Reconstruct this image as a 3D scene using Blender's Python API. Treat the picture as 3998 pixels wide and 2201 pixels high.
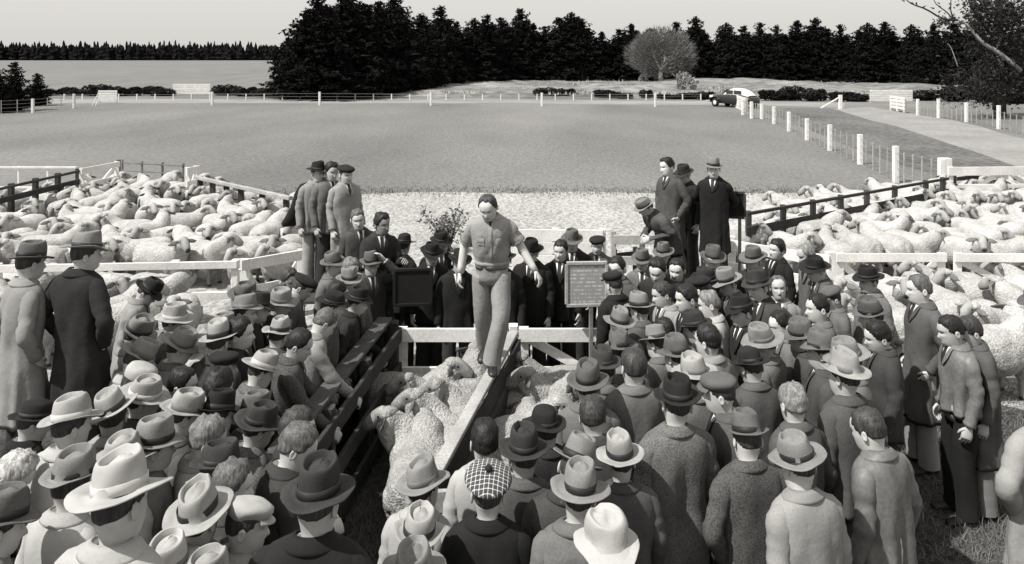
import bpy, math, random
import numpy as np
from mathutils import Vector, Matrix

# ------------------------------------------------------------------ camera, sky, sun, exposure
for o in list(bpy.data.objects):
    bpy.data.objects.remove(o, do_unlink=True)
SC = bpy.context.scene
COL = SC.collection
PI = math.pi
R = math.radians
IW, IH, FPX, YHOR, CAMH = 3998.0, 2201.0, 3000.0, 220.0, 4.0
CX, CY = IW / 2, IH / 2
cam_data = bpy.data.cameras.new('camera')
cam = bpy.data.objects.new('camera', cam_data)
COL.objects.link(cam)
cam.location = (0, 0, CAMH)
cam.rotation_euler = (PI / 2, 0, 0)       # held level, the front lowered (verticals stay upright)
cam_data.sensor_width = 36.0
cam_data.lens = 36.0 * FPX / IW
cam_data.shift_y = -(CY - YHOR) / IW
cam_data.clip_end = 6000
SC.camera = cam

SUN_EL, SUN_AZ = R(54), R(-120)          # azimuth from +Y (away from the camera), clockwise seen from above
world = bpy.data.worlds.new('World')
SC.world = world
world.use_nodes = True
wt = world.node_tree
wt.nodes.clear()
w_out = wt.nodes.new('ShaderNodeOutputWorld')
w_bg = wt.nodes.new('ShaderNodeBackground')
w_sky = wt.nodes.new('ShaderNodeTexSky')
w_sky.sky_type = 'NISHITA'
w_sky.sun_disc = False
w_sky.sun_elevation = SUN_EL
w_sky.sun_rotation = SUN_AZ
w_sky.air_density = 1.0
w_sky.dust_density = 4.0
w_bw = wt.nodes.new('ShaderNodeRGBToBW')   # a black-and-white photograph: only the sky's brightness counts
w_haze = wt.nodes.new('ShaderNodeMath')    # high thin cloud: an even veil of light over the clear sky
w_haze.operation = 'MULTIPLY_ADD'
w_haze.inputs[1].default_value = 0.35
w_haze.inputs[2].default_value = 5.0
w_tint = wt.nodes.new('ShaderNodeMix')
w_tint.data_type = 'RGBA'
w_tint.blend_type = 'MULTIPLY'
w_tint.inputs[0].default_value = 1.0
w_tint.inputs[7].default_value = (1.0, 0.975, 0.93, 1)
wt.links.new(w_sky.outputs[0], w_bw.inputs[0])
wt.links.new(w_bw.outputs[0], w_haze.inputs[0])
wt.links.new(w_haze.outputs[0], w_tint.inputs[6])
wt.links.new(w_tint.outputs[2], w_bg.inputs[0])
w_bg.inputs[1].default_value = 0.085
wt.links.new(w_bg.outputs[0], w_out.inputs[0])

sun_data = bpy.data.lights.new('sun', 'SUN')
sun_data.energy = 4.2
sun_data.angle = R(0.9)
sun_data.color = (1.0, 0.985, 0.955)
sun = bpy.data.objects.new('sun', sun_data)
COL.objects.link(sun)
to_sun = Vector((math.sin(SUN_AZ) * math.cos(SUN_EL), math.cos(SUN_AZ) * math.cos(SUN_EL), math.sin(SUN_EL)))
sun.rotation_euler = to_sun.to_track_quat('Z', 'Y').to_euler()
SC.view_settings.view_transform = 'Standard'
SC.view_settings.look = 'None'
SC.view_settings.gamma = 1.0
SC.view_settings.exposure = 0.6
SC.view_settings.use_curve_mapping = False

# ------------------------------------------------------------------ pixel to place
def ray(px, py):
    return np.array(((px - CX) / FPX, 1.0, (YHOR - py) / FPX))
def at(px, py, z=0.0):
    """the point at height z seen at this pixel"""
    r = ray(px, py)
    return np.array((0, 0, CAMH)) + r * ((z - CAMH) / r[2])
def at_y(px, py, y):
    r = ray(px, py)
    return np.array((0, 0, CAMH)) + r * (y / r[1])

# ------------------------------------------------------------------ materials
TINT = (1.0, 0.985, 0.955)
MATS = {}
def mat(name, v, rough=0.85, ns=8.0, na=0.15, ns2=None, na2=0.0, bump=None, tone=False, rnd=0.0, stretch=None, spec=0.3, lo=None):
    """grey procedural material: value v varied by two noises, by the object and by its own tone attribute"""
    m = bpy.data.materials.new(name)
    m.use_nodes = True
    nt = m.node_tree
    N, L = nt.nodes, nt.links
    b = N['Principled BSDF']
    b.inputs['Roughness'].default_value = rough
    b.inputs['Specular IOR Level'].default_value = spec
    tc = N.new('ShaderNodeTexCoord')
    oi = N.new('ShaderNodeObjectInfo')
    mp = N.new('ShaderNodeMapping')
    if stretch:
        mp.inputs['Scale'].default_value = stretch
    L.new(tc.outputs['Object'], mp.inputs['Vector'])
    ofs = N.new('ShaderNodeVectorMath')
    ofs.operation = 'ADD'
    mul = N.new('ShaderNodeMath')
    mul.operation = 'MULTIPLY'
    mul.inputs[1].default_value = 37.0
    L.new(oi.outputs['Random'], mul.inputs[0])
    L.new(mp.outputs[0], ofs.inputs[0])
    L.new(mul.outputs[0], ofs.inputs[1])
    vec = ofs.outputs[0]
    def noise(scale, detail=4.0):
        n = N.new('ShaderNodeTexNoise')
        n.inputs['Scale'].default_value = scale
        n.inputs['Detail'].default_value = detail
        L.new(vec, n.inputs['Vector'])
        return n.outputs[0]
    def rng(sock, a):
        r = N.new('ShaderNodeMapRange')
        r.inputs[1].default_value = 0.28
        r.inputs[2].default_value = 0.72
        r.inputs[3].default_value = 1 - a
        r.inputs[4].default_value = 1 + a
        L.new(sock, r.inputs[0])
        return r.outputs[0]
    def times(a, c):
        x = N.new('ShaderNodeMath')
        x.operation = 'MULTIPLY'
        L.new(a, x.inputs[0])
        if isinstance(c, (int, float)):
            x.inputs[1].default_value = c
        else:
            L.new(c, x.inputs[1])
        return x.outputs[0]
    s = times(rng(noise(ns), na), float(v))
    if ns2:
        s = times(s, rng(noise(ns2, 2.0), na2))
    if rnd:
        r = N.new('ShaderNodeMapRange')
        r.inputs[3].default_value = 1 - rnd
        r.inputs[4].default_value = 1 + rnd
        L.new(oi.outputs['Random'], r.inputs[0])
        s = times(s, r.outputs[0])
    if tone:
        at_ = N.new('ShaderNodeAttribute')
        at_.attribute_name = 'tone'
        s = times(s, at_.outputs['Fac'])
    vm = N.new('ShaderNodeVectorMath')
    vm.operation = 'SCALE'
    vm.inputs[0].default_value = TINT
    L.new(s, vm.inputs['Scale'])
    L.new(vm.outputs[0], b.inputs['Base Color'])
    if bump:
        bn = N.new('ShaderNodeBump')
        bn.inputs['Strength'].default_value = bump[1]
        bn.inputs['Distance'].default_value = bump[2] if len(bump) > 2 else 0.01
        L.new(noise(bump[0], 3.0), bn.inputs['Height'])
        L.new(bn.outputs[0], b.inputs['Normal'])
    MATS[name] = m
    return m

# cloth
mat('cloth_black', 0.009, 0.9, 6, .3, bump=(24, .3, .012))
mat('cloth_dark', 0.02, 0.9, 6, .25, 110, .2, bump=(24, .3, .012), rnd=.25)
mat('cloth_charcoal', 0.04, 0.9, 5, .22, 120, .2, bump=(24, .3, .012), rnd=.2)
mat('cloth_mid', 0.065, 0.9, 5, .2, 110, .18, bump=(24, .3, .012), rnd=.18)
mat('cloth_grey', 0.115, 0.9, 5, .18, 110, .15, bump=(24, .3, .012), rnd=.12)
mat('cloth_light', 0.22, 0.88, 5, .14, 90, .08, bump=(24, .3, .012), rnd=.08)
mat('cloth_white', 0.34, 0.85, 5, .1, 90, .05, bump=(24, .3, .012), rnd=.05)
mat('tweed_dark', 0.065, 0.95, 6, .2, 120, .6, bump=(60, .3, .006), rnd=.15)
mat('tweed_grey', 0.115, 0.95, 6, .2, 125, .5, bump=(60, .3, .006), rnd=.12)
mat('leather', 0.13, 0.5, 6, .25, 40, .15, bump=(30, .25, .01), rnd=.1)
mat('boiler_suit', 0.235, 0.9, 6, .14, 120, .2, bump=(26, .35, .015))
mat('trouser_dark', 0.025, 0.9, 5, .3, bump=(10, .4, .02), rnd=.3)
mat('trouser_light', 0.30, 0.88, 5, .15, bump=(10, .4, .02))
mat('trouser_grey', 0.12, 0.9, 5, .2, bump=(10, .4, .02), rnd=.2)
mat('shirt', 0.70, 0.8, 9, .06, bump=(14, .2, .01))
mat('tie', 0.02, 0.7, 20, .3)
mat('shoe', 0.02, 0.4, 12, .4)
# felt
mat('felt_black', 0.012, 0.9, 9, .3, bump=(30, .2, .006))
mat('felt_dark', 0.028, 0.9, 9, .25, 120, .15, bump=(30, .2, .006), rnd=.2)
mat('felt_mid', 0.095, 0.9, 9, .22, 120, .15, bump=(30, .2, .006), rnd=.15)
mat('felt_light', 0.175, 0.9, 9, .18, 120, .12, bump=(30, .2, .006), rnd=.12)
mat('felt_pale', 0.265, 0.88, 9, .22, 120, .08, bump=(30, .2, .006), rnd=.08)
mat('felt_white', 0.33, 0.85, 9, .16, bump=(30, .2, .006))
mat('band_dark', 0.018, 0.6, 15, .3)
mat('band_mid', 0.12, 0.6, 15, .2)
mat('band_pale', 0.42, 0.7, 15, .15)
# skin and hair
mat('skin', 0.43, 0.6, 12, .12, tone=True, rnd=.12, bump=(60, .1, .003))
mat('skin_dark', 0.24, 0.6, 12, .14, tone=True, rnd=.1)
for nm, v in (('hair_black', .012), ('hair_dark', .035), ('hair_brown', .085), ('hair_grey', .17), ('hair_fair', .13), ('hair_white', .34)):
    mat(nm, v, 0.55, 45, .5, 140, .4, bump=(70, .8, .008), stretch=(1, 1, .25))
# timber
mat('paint_white', 0.64, 0.6, 2.5, .14, 30, .12, bump=(25, .25, .004), rnd=.06)
mat('paint_worn', 0.32, 0.75, 3, .25, 40, .2, bump=(25, .3, .004), rnd=.08)
mat('wood_dark', 0.035, 0.85, 4, .35, 40, .3, bump=(30, .5, .006), rnd=.2)
mat('wood_grey', 0.16, 0.85, 4, .3, 45, .25, bump=(30, .5, .006), rnd=.15)
mat('wood_worn', 0.075, 0.85, 4, .35, 45, .3, bump=(30, .5, .006), rnd=.15)
mat('wire', 0.20, 0.5, 4, .1)
mat('slate', 0.008, 0.8, 9, .2)
# animals
mat('fleece', 0.36, 0.95, 5, .18, 34, .25, bump=(42, .7, .03), rnd=.1, tone=True)
mat('fleece_pen', 0.29, 0.95, 5, .18, 38, .28, bump=(46, .9, .03), rnd=.08, tone=True)
mat('sheep_skin', 0.30, 0.8, 14, .15, tone=True, rnd=.15)
mat('sheep_face', 0.22, 0.85, 14, .3, 60, .3, tone=True, rnd=.15, bump=(60, .4, .006))
# plants
mat('pine_needles', 0.010, 0.9, .6, .5, rnd=.3, spec=.1)
mat('pine_far', 0.006, 0.9, .1, .4, spec=.1)
mat('bark_dark', 0.03, 0.95, 3, .4)
mat('bark_pale', 0.30, 0.8, 1.5, .5)
mat('leaf_dark', 0.022, 0.8, .8, .4, rnd=.25, spec=.1)
mat('gum_leaf', 0.03, 0.7, .8, .4, spec=.1)
mat('twig_pale', 0.14, 0.9, 1.2, .3)
mat('scrub_pale', 0.30, 0.9, 1.2, .3, rnd=.2)
mat('rose_leaf', 0.10, 0.7, 6, .4)
# ground
mat('grass', 0.142, 0.95, .14, .24, 9.0, .22, bump=(9, .5, .04), stretch=(1, .4, 1))
mat('grass_dark', 0.105, 0.95, .3, .3, 3.5, .45, bump=(3, .5, .05))
mat('grass_rough', 0.17, 0.95, .10, .35, .9, .45, bump=(2, .8, .2))
mat('field_far', 0.14, 0.95, .02, .06, .6, .2, stretch=(1, .1, 1))
mat('dust_pale', 0.29, 0.95, .7, .14, 14, .42, bump=(20, .6, .03), stretch=(1, .5, 1))
mat('gravel_pale', 0.22, 0.95, .3, .15, 5, .15, bump=(8, .4, .03))
mat('dirt', 0.045, 0.95, .9, .45, 12, .5, bump=(22, .9, .04))
mat('straw', 0.12, 0.9, 6, .3)
# motor car
mat('car_dark', 0.02, 0.3, 3, .2, spec=.6)
mat('car_pale', 0.55, 0.3, 3, .1, spec=.6)
mat('car_glass', 0.03, 0.1, 3, .1, spec=.8)
mat('chrome', 0.6, 0.25, 3, .1, spec=.8)
mat('rubber', 0.015, 0.8, 8, .2)

def plaid():
    m = bpy.data.materials.new('plaid')
    m.use_nodes = True
    nt = m.node_tree
    N, L = nt.nodes, nt.links
    b = N['Principled BSDF']
    b.inputs['Roughness'].default_value = .95
    tc = N.new('ShaderNodeTexCoord')
    tot = None
    for k in range(2):
        w = N.new('ShaderNodeTexWave')
        w.bands_direction = 'X' if k == 0 else 'Y'
        w.inputs['Scale'].default_value = 13.0
        w.inputs['Distortion'].default_value = 0.6
        L.new(tc.outputs['Object'], w.inputs['Vector'])
        cr = N.new('ShaderNodeMapRange')
        cr.inputs[1].default_value = .90
        cr.inputs[2].default_value = .985
        cr.inputs[3].default_value = .02
        cr.inputs[4].default_value = .34
        L.new(w.outputs['Fac'], cr.inputs[0])
        if tot is None:
            tot = cr.outputs[0]
        else:
            a = N.new('ShaderNodeMath')
            a.operation = 'ADD'
            L.new(tot, a.inputs[0])
            L.new(cr.outputs[0], a.inputs[1])
            tot = a.outputs[0]
    L.new(tot, b.inputs['Base Color'])
    MATS['plaid'] = m
plaid()

def chalk():
    """slate ruled with rows of chalk writing too small to read"""
    m = bpy.data.materials.new('chalk')
    m.use_nodes = True
    nt = m.node_tree
    N, L = nt.nodes, nt.links
    b = N['Principled BSDF']
    b.inputs['Roughness'].default_value = .9
    tc = N.new('ShaderNodeTexCoord')
    w = N.new('ShaderNodeTexWave')
    w.bands_direction = 'Z'
    w.inputs['Scale'].default_value = 7.5
    w.inputs['Distortion'].default_value = .4
    L.new(tc.outputs['Object'], w.inputs['Vector'])
    mp = N.new('ShaderNodeMapping')
    mp.inputs['Scale'].default_value = (1.0, 1, .35)
    L.new(tc.outputs['Object'], mp.inputs[0])
    n = N.new('ShaderNodeTexNoise')
    n.inputs['Scale'].default_value = 42
    L.new(mp.outputs[0], n.inputs['Vector'])
    a = N.new('ShaderNodeMapRange')
    a.inputs[1].default_value = .6
    a.inputs[2].default_value = .8
    L.new(w.outputs['Fac'], a.inputs[0])
    c = N.new('ShaderNodeMapRange')
    c.inputs[1].default_value = .45
    c.inputs[2].default_value = .6
    L.new(n.outputs[0], c.inputs[0])
    x = N.new('ShaderNodeMath')
    x.operation = 'MULTIPLY'
    L.new(a.outputs[0], x.inputs[0])
    L.new(c.outputs[0], x.inputs[1])
    o = N.new('ShaderNodeMapRange')
    o.inputs[3].default_value = .28
    o.inputs[4].default_value = .55
    L.new(x.outputs[0], o.inputs[0])
    L.new(o.outputs[0], b.inputs['Base Color'])
    MATS['chalk'] = m
chalk()

# ------------------------------------------------------------------ mesh helpers
def vnoise(P, seed=0):
    """smooth value noise in -1..1 at points P (...,3)"""
    P = np.asarray(P, float)
    i = np.floor(P).astype(np.int64)
    f = P - i
    f = f * f * (3 - 2 * f)
    def h(a, b, c):
        n = (a * 374761393 + b * 668265263 + c * 2147483647 + seed * 1274126177) & 0xffffffff
        n = ((n ^ (n >> 13)) * 1274126177) & 0xffffffff
        return ((n ^ (n >> 16)) & 0xffff) / 32767.5 - 1
    out = 0
    for a in (0, 1):
        for b in (0, 1):
            for c in (0, 1):
                w = (f[..., 0] if a else 1 - f[..., 0]) * (f[..., 1] if b else 1 - f[..., 1]) * (f[..., 2] if c else 1 - f[..., 2])
                out = out + w * h(i[..., 0] + a, i[..., 1] + b, i[..., 2] + c)
    return out
def sstep(a, b, x):
    t = np.clip((np.asarray(x, float) - a) / (b - a), 0, 1)
    return t * t * (3 - 2 * t)

class MB:
    """collects vertices and faces of ONE mesh"""
    def __init__(self):
        self.v, self.q, self.t, self.tone, self.n = [], [], [], [], 0
    def verts(self, P, tone=None):
        P = np.asarray(P, float).reshape(-1, 3)
        self.v.append(P)
        if tone is None:
            tone = 1.0
        self.tone.append(np.broadcast_to(np.asarray(tone, float).reshape(-1), (len(P),)) if np.ndim(tone) else np.full(len(P), float(tone)))
        b = self.n
        self.n += len(P)
        return b
    def grid(self, P, closed=True, cap0=False, cap1=False, tone=None):
        P = np.asarray(P, float)
        r, c = P.shape[:2]
        b = self.verts(P, tone)
        cc = c if closed else c - 1
        i = np.arange(r - 1)[:, None] * c
        j = np.arange(cc)[None, :]
        j2 = (j + 1) % c
        self.q.append((b + np.stack([i + j, i + j2, i + c + j2, i + c + j], -1)).reshape(-1, 4))
        for cap, row in ((cap0, 0), (cap1, r - 1)):
            if cap:
                tn = None if tone is None or not np.ndim(tone) else np.array([np.asarray(tone).reshape(r, c)[row].mean()])
                k = self.verts(P[row].mean(0)[None], tn if tn is not None else (tone if tone is not None and not np.ndim(tone) else None))
                jj = np.arange(cc)
                a1, a2 = b + row * c + jj, b + row * c + (jj + 1) % c
                kk = np.full_like(a1, k)
                self.t.append(np.stack([kk, a2, a1] if row == 0 else [kk, a1, a2], -1))
        return self
    def box(self, c, s, rz=0.0):
        c = np.array(c, float)
        s = np.array(s, float) / 2
        V = np.array([(x, y, z) for x in (-1, 1) for y in (-1, 1) for z in (-1, 1)], float) * s
        if rz:
            ca, sa = math.cos(rz), math.sin(rz)
            V = V @ np.array([[ca, sa, 0], [-sa, ca, 0], [0, 0, 1]])
        b = self.verts(V + c)
        self.q.append(b + np.array([(0, 1, 3, 2), (4, 6, 7, 5), (0, 4, 5, 1), (2, 3, 7, 6), (0, 2, 6, 4), (1, 5, 7, 3)]))
        return self
    def tris(self, V, T):
        b = self.verts(V)
        self.t.append(b + np.asarray(T))
        return self
    def mesh(self, name, smooth=True):
        me = bpy.data.meshes.new(name)
        V = np.concatenate(self.v) if self.v else np.zeros((0, 3))
        Q = np.concatenate(self.q) if self.q else np.zeros((0, 4), int)
        T = np.concatenate(self.t) if self.t else np.zeros((0, 3), int)
        me.vertices.add(len(V))
        me.vertices.foreach_set('co', V.astype(np.float32).ravel())
        me.loops.add(Q.size + T.size)
        me.loops.foreach_set('vertex_index', np.concatenate([Q.ravel(), T.ravel()]).astype(np.int32))
        me.polygons.add(len(Q) + len(T))
        me.polygons.foreach_set('loop_start', np.concatenate([np.arange(len(Q)) * 4, len(Q) * 4 + np.arange(len(T)) * 3]).astype(np.int32))
        tone = np.concatenate(self.tone) if self.tone else np.zeros(0)
        a = me.attributes.new('tone', 'FLOAT', 'POINT')
        a.data.foreach_set('value', tone.astype(np.float32))
        me.update(calc_edges=True)
        me.polygons.foreach_set('use_smooth', np.full(len(me.polygons), bool(smooth)))
        return me

def put(name, data, parent=None, material=None, loc=None, rot=None):
    o = bpy.data.objects.new(name, data)
    COL.objects.link(o)
    if parent is not None:
        o.parent = parent
    if material is not None and data is not None:
        mm = MATS[material]
        if len(data.materials) == 0:
            data.materials.append(mm)
        elif data.materials[0] is not mm:
            o.material_slots[0].link = 'OBJECT'
            o.material_slots[0].material = mm
    if loc is not None:
        o.location = tuple(loc)
    if rot is not None:
        o.rotation_euler = tuple(rot)
    return o
def part(name, mb, material, parent=None, smooth=True, **k):
    return put(name, mb.mesh(name, smooth), parent, material, **k)
def tag(o, label, cat, group=None):
    o['label'] = label
    o['category'] = cat
    if group:
        o['group'] = group
    return o
def thing(name, label, cat, loc=(0, 0, 0), rz=0.0, group=None):
    return tag(put(name, None, loc=loc, rot=(0, 0, rz)), label, cat, group)
def struct(name, mb, material, smooth=False, kind='structure'):
    o = part(name, mb, material, smooth=smooth)
    o['kind'] = kind
    return o

def rotx(a):
    c, s = math.cos(a), math.sin(a)
    return np.array([[1, 0, 0], [0, c, -s], [0, s, c]])
def roty(a):
    c, s = math.cos(a), math.sin(a)
    return np.array([[c, 0, s], [0, 1, 0], [-s, 0, c]])
def rotz(a):
    c, s = math.cos(a), math.sin(a)
    return np.array([[c, -s, 0], [s, c, 0], [0, 0, 1]])
def unit(v):
    v = np.asarray(v, float)
    return v / (np.linalg.norm(v) + 1e-9)
def smooth_path(pts, n):
    """n points on a rounded path through pts"""
    pts = np.asarray(pts, float)
    m = len(pts)
    t = np.linspace(0, m - 1, n)
    i = np.clip(t.astype(int), 0, m - 2)
    f = (t - i)[:, None]
    p0, p1, p2, p3 = pts[np.maximum(i - 1, 0)], pts[i], pts[i + 1], pts[np.minimum(i + 2, m - 1)]
    return .5 * (2 * p1 + (p2 - p0) * f + (2 * p0 - 5 * p1 + 4 * p2 - p3) * f ** 2 + (3 * p1 - p0 - 3 * p2 + p3) * f ** 3)
def tube(path, radii, cols=12, flat=1.0, ref=(0, 1, 0)):
    """rings round a path; flat squeezes them along the second axis"""
    path = np.asarray(path, float)
    n = len(path)
    rad = np.interp(np.linspace(0, 1, n), np.linspace(0, 1, len(radii)), radii) if len(radii) != n else np.asarray(radii, float)
    tan = np.gradient(path, axis=0)
    a = np.arange(cols) / cols * 2 * PI
    out = np.zeros((n, cols, 3))
    rf = np.asarray(ref, float)
    for k in range(n):
        t = unit(tan[k])
        u = np.cross(t, rf)
        if np.linalg.norm(u) < .1:
            u = np.cross(t, (1, 0, .2))
        u = unit(u)
        w = np.cross(u, t)
        out[k] = path[k] + rad[k] * (np.cos(a)[:, None] * u + flat * np.sin(a)[:, None] * w)
    return out
def beam_mesh(A, B, wid, hei, jit=0.0):
    """a sawn length of timber from A to B, wid across (level) and hei deep; origin stays at the world origin"""
    A, B = np.asarray(A, float), np.asarray(B, float)
    t = unit(B - A)
    u = np.cross(t, (0, 0, 1))
    if np.linalg.norm(u) < .05:
        u = np.array((1.0, 0, 0))
    u = unit(u)
    w = np.cross(u, t)
    b = min(wid, hei) * .12
    sec = [(-wid / 2 + b, -hei / 2), (wid / 2 - b, -hei / 2), (wid / 2, -hei / 2 + b), (wid / 2, hei / 2 - b), (wid / 2 - b, hei / 2), (-wid / 2 + b, hei / 2), (-wid / 2, hei / 2 - b), (-wid / 2, -hei / 2 + b)]
    rows = np.array([[p + x * u + y * w for x, y in sec] for p in (A, B)])
    return MB().grid(rows, True, True, True)
def beam(name, A, B, wid, hei, material, parent=None):
    A, B = np.asarray(A, float), np.asarray(B, float)
    base = np.array(parent.location) if parent is not None else (A + B) / 2
    o = part(name, beam_mesh(A - base, B - base, wid, hei), material, parent, smooth=False)
    if parent is None:
        o.location = tuple(base)
    return o
# ------------------------------------------------------------------ ground, fields, track
def sheet(name, poly, z, material, sub=1):
    from mathutils.geometry import tessellate_polygon
    P = [(p[0], p[1], z) for p in poly]
    T = tessellate_polygon([[Vector(q) for q in P]])
    return struct(name, MB().tris(P, np.array(T)), material)
def wavy(pts, step=1.0, amp=.3, seed=1):
    out = []
    n = len(pts)
    for i in range(n):
        a, b = np.array(pts[i][:2]), np.array(pts[(i + 1) % n][:2])
        L = np.linalg.norm(b - a)
        k = max(1, int(L / step))
        nrm = np.array((-(b - a)[1], (b - a)[0])) / (L + 1e-6)
        for j in range(k):
            p = a + (b - a) * j / k
            out.append(p + nrm * amp * vnoise(np.array((p[0] / step / 2.2, p[1] / step / 2.2, 3.3)), seed))
    return out
def ground():
    xs = np.concatenate([[-4000, -1200, -400, -150], np.linspace(-60, 60, 13), [150, 400, 1200, 4000]])
    ys = np.concatenate([[-60, -20], np.linspace(-5, 100, 22), [140, 200, 400, 1000, 2200, 5000]])
    X, Y = np.meshgrid(xs, ys)
    return struct('ground', MB().grid(np.stack([X, Y, np.zeros_like(X)], -1), False), 'grass')
ground()
g2 = lambda px, py: at(px, py, 0)[:2]
sheet('far_field', [(-700, 79), (-20, 79), (-45, 375), (-45, 800), (-700, 800)], .004, 'field_far')
sheet('yard', wavy([(-16, 6.8), (16, 6.8), (16, 22.2), (7, 22.4), (-3, 22.6), (-8, 21.8), (-16, 20.5)], .8, .35), .004, 'dust_pale')
sheet('pen_floor', wavy([(-9, -4), (9.5, -4), (8.2, 7.4), (5.2, 9.3), (2.4, 9.9), (-2.6, 9.9), (-4.2, 8.6), (-9, 7.8)], .5, .3, 4), .008, 'dirt')
sheet('cart_strip', wavy([g2(-300, 402), g2(1500, 403), g2(2900, 409), g2(3300, 420), g2(3300, 402), g2(2800, 393), g2(1500, 386), g2(-300, 386)], 4, .8), .004, 'gravel_pale')
sheet('track', wavy([g2(3255, 424), g2(3420, 470), g2(3600, 520), g2(3800, 590), g2(4100, 700), g2(4400, 640), g2(3998, 540), g2(3720, 470), g2(3540, 440), g2(3400, 418)], 2.0, .4), .008, 'gravel_pale')
sheet('verge', wavy([g2(2960, 418), g2(3240, 424), g2(3420, 470), g2(3600, 520), g2(3800, 590), g2(4100, 700), g2(4100, 730), g2(3690, 690), g2(3497, 640), g2(3240, 545), g2(3080, 480)], 2.0, .4, 2), .004, 'grass_dark')
def rough_bank():
    xs = np.linspace(-16, 62, 120)
    ys = np.linspace(73, 142, 60)
    X, Y = np.meshgrid(xs, ys)
    e = sstep(73, 79, Y) * sstep(142, 128, Y) * sstep(-16, -6, X) * sstep(62, 50, X)
    Z = (.55 + .45 * vnoise(np.stack([X / 9, Y / 9, X * 0], -1), 3) + .25 * vnoise(np.stack([X / 3, Y / 3, X * 0], -1), 5)) * e - .02
    return struct('rough_bank', MB().grid(np.stack([X, Y, Z], -1), False), 'grass_rough', True)
rough_bank()

def blades(name, pts, hmin, hmax, width, material, seed, lie=0.3):
    """many single blades or straws, one mass"""
    g = np.random.RandomState(seed)
    n = len(pts)
    P = np.asarray(pts, float)
    a = g.uniform(0, 2 * PI, n)
    h = g.uniform(hmin, hmax, n)
    d = np.stack([np.cos(a), np.sin(a), np.zeros(n)], -1)
    s = np.stack([-np.sin(a), np.cos(a), np.zeros(n)], -1) * width
    lean = g.uniform(lie * .5, lie * 1.5, n)[:, None]
    tip = P + d * h[:, None] * np.minimum(lean, 1) + np.array((0, 0, 1.0)) * h[:, None] * np.sqrt(np.maximum(1 - np.minimum(lean, .999) ** 2, .003))
    V = np.concatenate([P - s, P + s, tip])
    T = np.stack([np.arange(n), np.arange(n) + n, np.arange(n) + 2 * n], -1)
    return struct(name, MB().tris(V, T), material, kind='stuff')
g_ = np.random.RandomState(8)
def scatter(n, boxes, seed):
    """points on the ground seen inside pixel boxes, in clumps"""
    g = np.random.RandomState(seed)
    out = []
    for (x0, y0, x1, y1), m in zip(boxes, n):
        px, py = g.uniform(x0, x1, m * 3), g.uniform(y0, y1, m * 3)
        t = CAMH * FPX / (py - YHOR)
        P = np.stack([(px - CX) / FPX * t, t, np.full(m * 3, .009)], -1)
        out.append(P[vnoise(P * 2.2, 7) + .25 > g.uniform(-.6, .9, m * 3)][:m])
    return np.concatenate(out)
blades('trampled_straw', scatter((2600, 1500, 4200), ((1280, 1650, 1760, 2201), (1300, 1500, 1600, 1800), (3500, 1450, 3998, 2201)), 11), .05, .16, .0045, 'straw', 3, .97)
blades('short_grass', scatter((2400, 5200), ((1280, 1800, 1700, 2201), (3480, 1650, 3998, 2201)), 12), .02, .06, .004, 'grass_dark', 4, .5)

ge = np.random.RandomState(31)
ex = ge.uniform(-12, 14, 5200)
ey = np.interp(ex, [-16, -8, -3, 7, 16], [20.5, 21.8, 22.6, 22.4, 22.2]) + ge.normal(size=5200) * .45 + .25
blades('rank_grass', np.stack([ex, ey, ex * 0 + .004], -1), .03, .09, .012, 'grass_dark', 6, .55)
# ------------------------------------------------------------------ trees
def leaf_mesh(centers, size, seed, flat=.0, cols=3):
    """one leafy tuft (two crossing slivers) at each centre"""
    g = np.random.RandomState(seed)
    n = len(centers)
    C = np.asarray(centers, float)
    V, T = [], []
    for k in range(cols):
        d = g.normal(size=(n, 3))
        d[:, 2] = d[:, 2] * (1 - flat) - .15
        d /= np.linalg.norm(d, axis=1, keepdims=True)
        e = np.cross(d, g.normal(size=(n, 3)))
        e /= np.linalg.norm(e, axis=1, keepdims=True)
        s = size * g.uniform(.6, 1.3, n)[:, None]
        V += [C - d * s * .5 - e * s * .22, C - d * s * .3 + e * s * .25, C + d * s * .75]
        b = 3 * k * n
        T.append(np.stack([b + np.arange(n), b + n + np.arange(n), b + 2 * n + np.arange(n)], -1))
    return MB().tris(np.concatenate(V), np.concatenate(T))
def pine_variant(seed):
    """unit-height shelter-belt pine: whorls of drooping, uneven boughs down to the ground, spindly top"""
    g = np.random.RandomState(seed)
    C = []
    z = .03
    br = MB()
    while z < .985:
        env = .235 * (1 - z) ** .62 * (1 + .35 * g.uniform(-1, 1)) + .012
        nb = int(5 + 5 * (1 - z))
        a0 = g.uniform(0, 6.3)
        for b in range(nb):
            a = a0 + b * 2 * PI / nb + g.uniform(-.3, .3)
            L = env * g.uniform(.55, 1.25)
            up = g.uniform(-.05, .25) * L * (1 if z < .7 else 2.2)
            tip = np.array((math.cos(a) * L, math.sin(a) * L, z + up))
            br.grid(tube(np.array([(0, 0, z), tip]), [.004, .001], 3), True)
            m = max(4, int(L * 80))
            for t in np.linspace(.15, 1.0, m):
                q = np.array((0, 0, z)) + (tip - (0, 0, z)) * t
                C.append(q + g.normal(size=3) * .012)
        z += .019 + .022 * z * g.uniform(.5, 1.4)
    for t in np.linspace(.93, 1.0, 5):
        C.append((g.normal() * .004, g.normal() * .004, t))
    lm = leaf_mesh(C, .042, seed + 1)
    tk = MB().grid(tube(np.array([(0, 0, -.02), (0, 0, .5), (0, 0, .99)]), [.022, .013, .002], 8), True)
    tk2 = br
    for q in (br,):
        off = tk.n
        tk.v += q.v
        tk.tone += q.tone
        tk.q += [x + off for x in q.q]
        tk.n += q.n
    return lm.mesh('crown', False), tk.mesh('trunk')
PINES = [pine_variant(s) for s in (1, 2, 3, 4, 5, 6)]
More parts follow.
